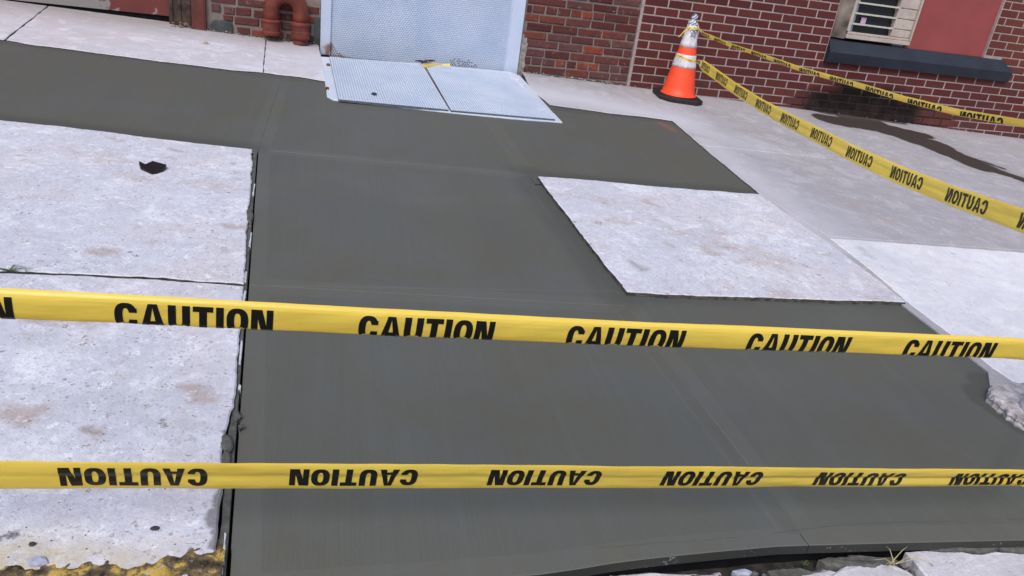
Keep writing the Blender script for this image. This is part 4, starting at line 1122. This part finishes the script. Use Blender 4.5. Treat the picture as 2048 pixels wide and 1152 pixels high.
# from the cone, lower one, printed side away
v3 = [(1390, 120), (1421, 142), (1466, 175), (1522, 211), (1578, 242), (1640, 273), (1700, 305), (1800, 351), (1906, 393), (2048, 443)]
c3 = line(4.78, 1507, -68.1, -.0764, -3.0, 6.9, v3, tail=[(POLE[0] - .005, POLE[1] + .03, .50)])
c3[0] = np.array([cx + .085, cy - .045, cz + .325]); c3 = [c3[0]] + [p for p in c3[3:]]
def w3(f): q = min(1, f / .13); return ((0, .1, -1), .25 + .75 * q)
P3 = [Vector(p) for p in c3]; per3 = .0826 * 4.78
def arcto(P_, u):   # arc length where the line passes a photo column
    best = 0; s = 0
    for a, c in zip(P_[:-1], P_[1:]):
        q = RC @ (np.array(a) - CAM); q2 = RC @ (np.array(c) - CAM); ua = 1024 + F_PX * q[0] / q[2]; ub = 1024 + F_PX * q2[0] / q2[2]
        if (ua - u) * (ub - u) <= 0: return s + (c - a).length * (u - ua) / (ub - ua + 1e-9)
        s += (c - a).length
    return s
an3 = arcto(P3, 1893)
make_tape('caution_tape', 'yellow caution tape sagging from the middle of the cone, lettering seen reversed', c3, w3, FLAT, an3, True, per3, M_INK_T, word_w=.235, lh=.052)
v4 = [(1380, 58), (1400, 65), (1425, 75), (1462, 91), (1500, 103), (1600, 138), (1712, 169), (1808, 198), (1912, 224), (2048, 247)]
c4 = line(4.0, 1643, -74.5, -.087, -5.3, 4.6, v4, tail=[(POLE[0] - .005, POLE[1] + .03, .74)])
c4[0] = np.array([cx + .03, cy - .035, cz + .575]); c4 = [c4[0]] + [p for p in c4[3:]]
def w4(f):
    q = min(1, f / .12); a = .30 + .2 * math.sin(f * 9); return ((0, math.sin(a), -math.cos(a)), .42 + .22 * q)
P4 = [Vector(p) for p in c4]
make_tape('caution_tape', 'twisted yellow caution tape running from the top of the cone along the brick wall', c4, w4, HALF, arcto(P4, 1921), True, .349, M_INK, word_w=.235, lh=.056)
# turns of tape round the cone
def wrap(z, wid, tilt, mat, turns=1):
    b = MB(); n = 40 * turns
    for k in range(n + 1):
        a = 2 * math.pi * k / 40; zz = z + tilt * math.cos(a - 2.6) + .002 * math.sin(5 * a)
        for dz in (0, wid * .5, wid):
            R_ = rr(zz + dz) + .005 + .0015 * math.sin(7 * a + dz * 300); b.v.append((cx + R_ * math.cos(a), cy + R_ * math.sin(a), cz + zz + dz))
    for k in range(n):
        for j in range(2): b.f.append((k * 3 + j, (k + 1) * 3 + j, (k + 1) * 3 + j + 1, k * 3 + j + 1)); b.mi.append(0)
    b.build('tape_wrap', mat, cone, origin=(cx, cy, cz), smooth=True)
wrap(.328, .016, .016, M_TAPE); wrap(.335, .005, .018, M_INK_T); wrap(.558, .016, .004, M_TAPE)
b = MB(); q = [(cx - .035, cy - .03, cz + .572), (cx - .075, cy - .05, cz + .550), (cx - .10, cy - .05, cz + .515), (cx - .125, cy - .055, cz + .490)]
b.tube(q, [.006, .005, .004, .003], 5); b.build('loose_tail', M_TAPE, cone, origin=(cx, cy, cz))
b = MB(); q = [(cx + .022, cy - .03, cz + .61), (cx + .032, cy - .04, cz + .585), (cx + .040, cy - .045, cz + .565)]
b.tube(q, [.003, .004, .007], 5); b.build('loose_tail', M_TAPE, cone, origin=(cx, cy, cz))

# ------------------------------------------------------------------ sign pole at the right edge
pz = G(*POLE)
pole = root('sign_pole', (POLE[0], POLE[1], pz), 'grey metal pole in a pale stone footing at the right edge of the new concrete', 'pole')
ft = ([gr(u, v, .036) for u, v in ((1981, 772), (1984, 767), (2000, 765), (2027, 763), (2075, 760), (2140, 800), (2130, 900), (2080, 862), (2062, 846), (2046, 836), (2036, 832), (2028, 824), (2020, 821), (2014, 811), (2003, 806), (1997, 799), (1991, 796), (1985, 789), (1981, 786))])
ft = jag(ft, .006, 0)
if area(ft) < 0: ft = ft[::-1]
b = MB(); n = len(ft)
lev = [(-.02, 0), (.004, -.001), (.012, .001), (.020, -.001), (.028, .002), (.034, .005), (.037, .012), (.038, .030)]
for hz_, ins in lev:
    for (x, y), (xi, yi) in zip(ft, inset(ft, .01)):
        k_ = ins / .01; px_, py_ = x + (xi - x) * k_, y + (yi - y) * k_
        z_ = G(px_, py_) + hz_; q = Vector((px_, py_, z_)); dx, dy = (x - xi) * 100, (y - yi) * 100
        a_ = .006 * pnoise(q * 38) + .004 * pnoise(q * 95 + Vector((5, 0, 0)))
        b.v.append((px_ + dx * a_, py_ + dy * a_, z_ + .006 * pnoise(q * 50 + Vector((0, 9, 0)))))
for k in range(len(lev) - 1):
    for i in range(n): b.f.append((k * n + i, k * n + (i + 1) % n, (k + 1) * n + (i + 1) % n, (k + 1) * n + i)); b.mi.append(0)
e = (len(lev) - 1) * n; cxm = sum(v[0] for v in b.v[e:]) / n; cym = sum(v[1] for v in b.v[e:]) / n; b.v.append((cxm, cym, G(cxm, cym) + .038))
for i in range(n): b.f.append((e + i, e + (i + 1) % n, len(b.v) - 1)); b.mi.append(0)
b.build('footing_stone', M_FOOT, pole, origin=(POLE[0], POLE[1], pz))
b = MB(); b.lathe([(.072, 0), (.070, .02), (.058, .05), (.045, .085), (.034, .10)], (POLE[0], POLE[1], pz + .034), 24)
b.v = [(x + .004 * pnoise(Vector((x * 40, y * 40, z * 40))), y + .004 * pnoise(Vector((x * 40, y * 40, z * 40 + 7))), z) for x, y, z in b.v]
b.build('cement_collar', M_SMOOTH, pole, origin=(POLE[0], POLE[1], pz), smooth=True)
b = MB(); b.tube([(POLE[0], POLE[1], pz + .02), (POLE[0], POLE[1], pz + 2.6)], .030, 20); b.build('shaft', M_GALV, pole, origin=(POLE[0], POLE[1], pz), smooth=True)

# ------------------------------------------------------------------ small things
x, y = gr(305, 334, .02); z = G(x, y) + HO
pts = [gr(u, v, .015) for u, v in ((278, 327), (290, 330), (305, 323), (333, 335), (327, 341), (312, 346), (303, 347), (281, 337))]
b = MB(); n = len(pts); hh = [.012, .004, .004, .014, .006, .003, .003, .008]
b.v = [(px, py, G(px, py) + HO + h_ + .004) for (px, py), h_ in zip(pts, hh)] + [(px, py, G(px, py) + HO + .001) for (px, py) in pts] + [(x, y, z + .008)]
b.f = [(i, (i + 1) % n, 2 * n) for i in range(n)] + [(i, n + i, n + (i + 1) % n, (i + 1) % n) for i in range(n)]; b.mi = [0] * len(b.f)
b.build('leather_scrap', M_LEATHER, origin=(x, y, z), label='flattened black leather scrap lying on the pale flag at the left', cat='scrap')
def pebble(u, v, r, mat, label, h=HO, name='pebble', sq=.7):
    x, y = gr(u, v, h); z = G(x, y) + h
    bm = bmesh.new(); bmesh.ops.create_icosphere(bm, subdivisions=2, radius=r)
    for q in bm.verts:
        k = 1 + .3 * pnoise(q.co * (1.6 / r) + Vector((u, v, 0))); q.co = Vector((q.co.x * k * 1.25, q.co.y * k, q.co.z * k * sq + r * sq * .8))
    me = bpy.data.meshes.new(name); bm.to_mesh(me); bm.free()
    return link(name, me, None, mat, label, 'stone', loc=(x, y, z))
pebble(748, 190, .013, M_PEBBLE, 'small dark pebble on the left leaf of the cellar hatch', .024)
pebble(75, 1128, .014, M_CHIP, 'pale blue stone chip on the yellow stained kerb, lower left corner', .006, 'stone_chip', .5)
pebble(65, 1090, .005, M_PEBBLE, 'small dark stone just above the yellow kerb at the lower left', HO)
pebble(310, 1058, .007, M_PEBBLE, 'dark pebble on the lower left flag below the lettered tape', HO, sq=.3)
pebble(618, 372 + 0, .0001, M_PEBBLE, '') if 0 else None
# leaf near the post
x, y = gr(411, 88, HO); z = G(x, y) + HO
b = MB(); q = [(-.03, 0, .002), (-.008, .012, .014), (.004, .006, .020), (.028, .004, .004), (.010, -.012, .006), (-.01, -.010, .010)]
b.v = [(x + a, y + c, z + e) for a, c, e in q]; b.f = [(0, 5, 1), (1, 5, 2), (2, 5, 4), (2, 4, 3)]; b.mi = [0] * 4
b.build('dead_leaf', M_TANLEAF, origin=(x, y, z), label='curled tan leaf on the pavement by the red steel post', cat='leaf')
# scrap of tape and twigs on the hatch below the door
x, y = gr(862, 132, .03); z = G(x, y) + .03
b = MB(); b.v = []
yl = [gr(u, v, .03) for u, v in ((845, 134), (870, 130), (884, 129), (900, 131))]; wd = [.020, .017, .006, .016]
for (px, py), w_ in zip(yl, wd): b.v += [(px, py - w_ * .5, G(px, py) + .026), (px, py + w_ * .3, G(px, py) + .028 + w_)]
for k in range(3): b.f.append((2 * k, 2 * k + 2, 2 * k + 3, 2 * k + 1)); b.mi.append(0)
b.build('tape_scrap', M_TAPE, origin=(x, y, z), label='torn yellow tape scrap lying against the blue door on the hatch', cat='scrap')
b = MB(); rnd = random.Random(9)
for k in range(9):
    px, py = gr(rnd.uniform(836, 862), rnd.uniform(124, 130), .03); zz = G(px, py) + .028 + rnd.uniform(0, .02); a = rnd.uniform(-.5, .5); L = rnd.uniform(.02, .05)
    b.tube([(px - L, py, zz), (px + L * .2, py + a * .02, zz + .008), (px + L, py + a * .03, zz + rnd.uniform(-.004, .01))], .004, 5)
b.build('twigs', M_WOOD, origin=(x - .06, y, z), label='little heap of dark twigs beside the yellow scrap under the blue door', cat='twigs')
# weed in the flag joint, straw in the gutter
def tuft(name, u, v, h, n, L, mat, label, cat, seed, spread=1, lift=.3, dirx=0, rad=.0009):
    x, y = gr(u, v, h); z = G(x, y) + h; b = MB(); rnd = random.Random(seed)
    for k in range(n):
        a = rnd.uniform(0, 2 * math.pi); l = L * rnd.uniform(.5, 1); dx, dy = math.cos(a) * spread + dirx, math.sin(a) * .5
        b.tube([(x + rnd.uniform(-.01, .01), y, z), (x + dx * l * .5, y + dy * l * .5, z + l * lift), (x + dx * l, y + dy * l, z + l * lift * .7)], [rad * 1.4, rad, rad * .4], 4)
    return b.build(name, mat, origin=(x, y, z), label=label, cat=cat)
tuft('weed', 20, 541, HO, 14, .07, M_GREENW, 'thin green weed growing in the flag joint at the left edge', 'plant', 3, lift=.12)
tuft('dry_grass', 1785, 1128, -.03, 9, .10, M_STRAW, 'wisp of dry yellow grass lying across the gutter stones', 'grass', 5, lift=.25, dirx=.2)
tuft('weed', 1612, 1130, -.06, 5, .02, M_GREENW, 'tiny green sprout in the gutter mud below the kerb lip', 'plant', 8, lift=.5)
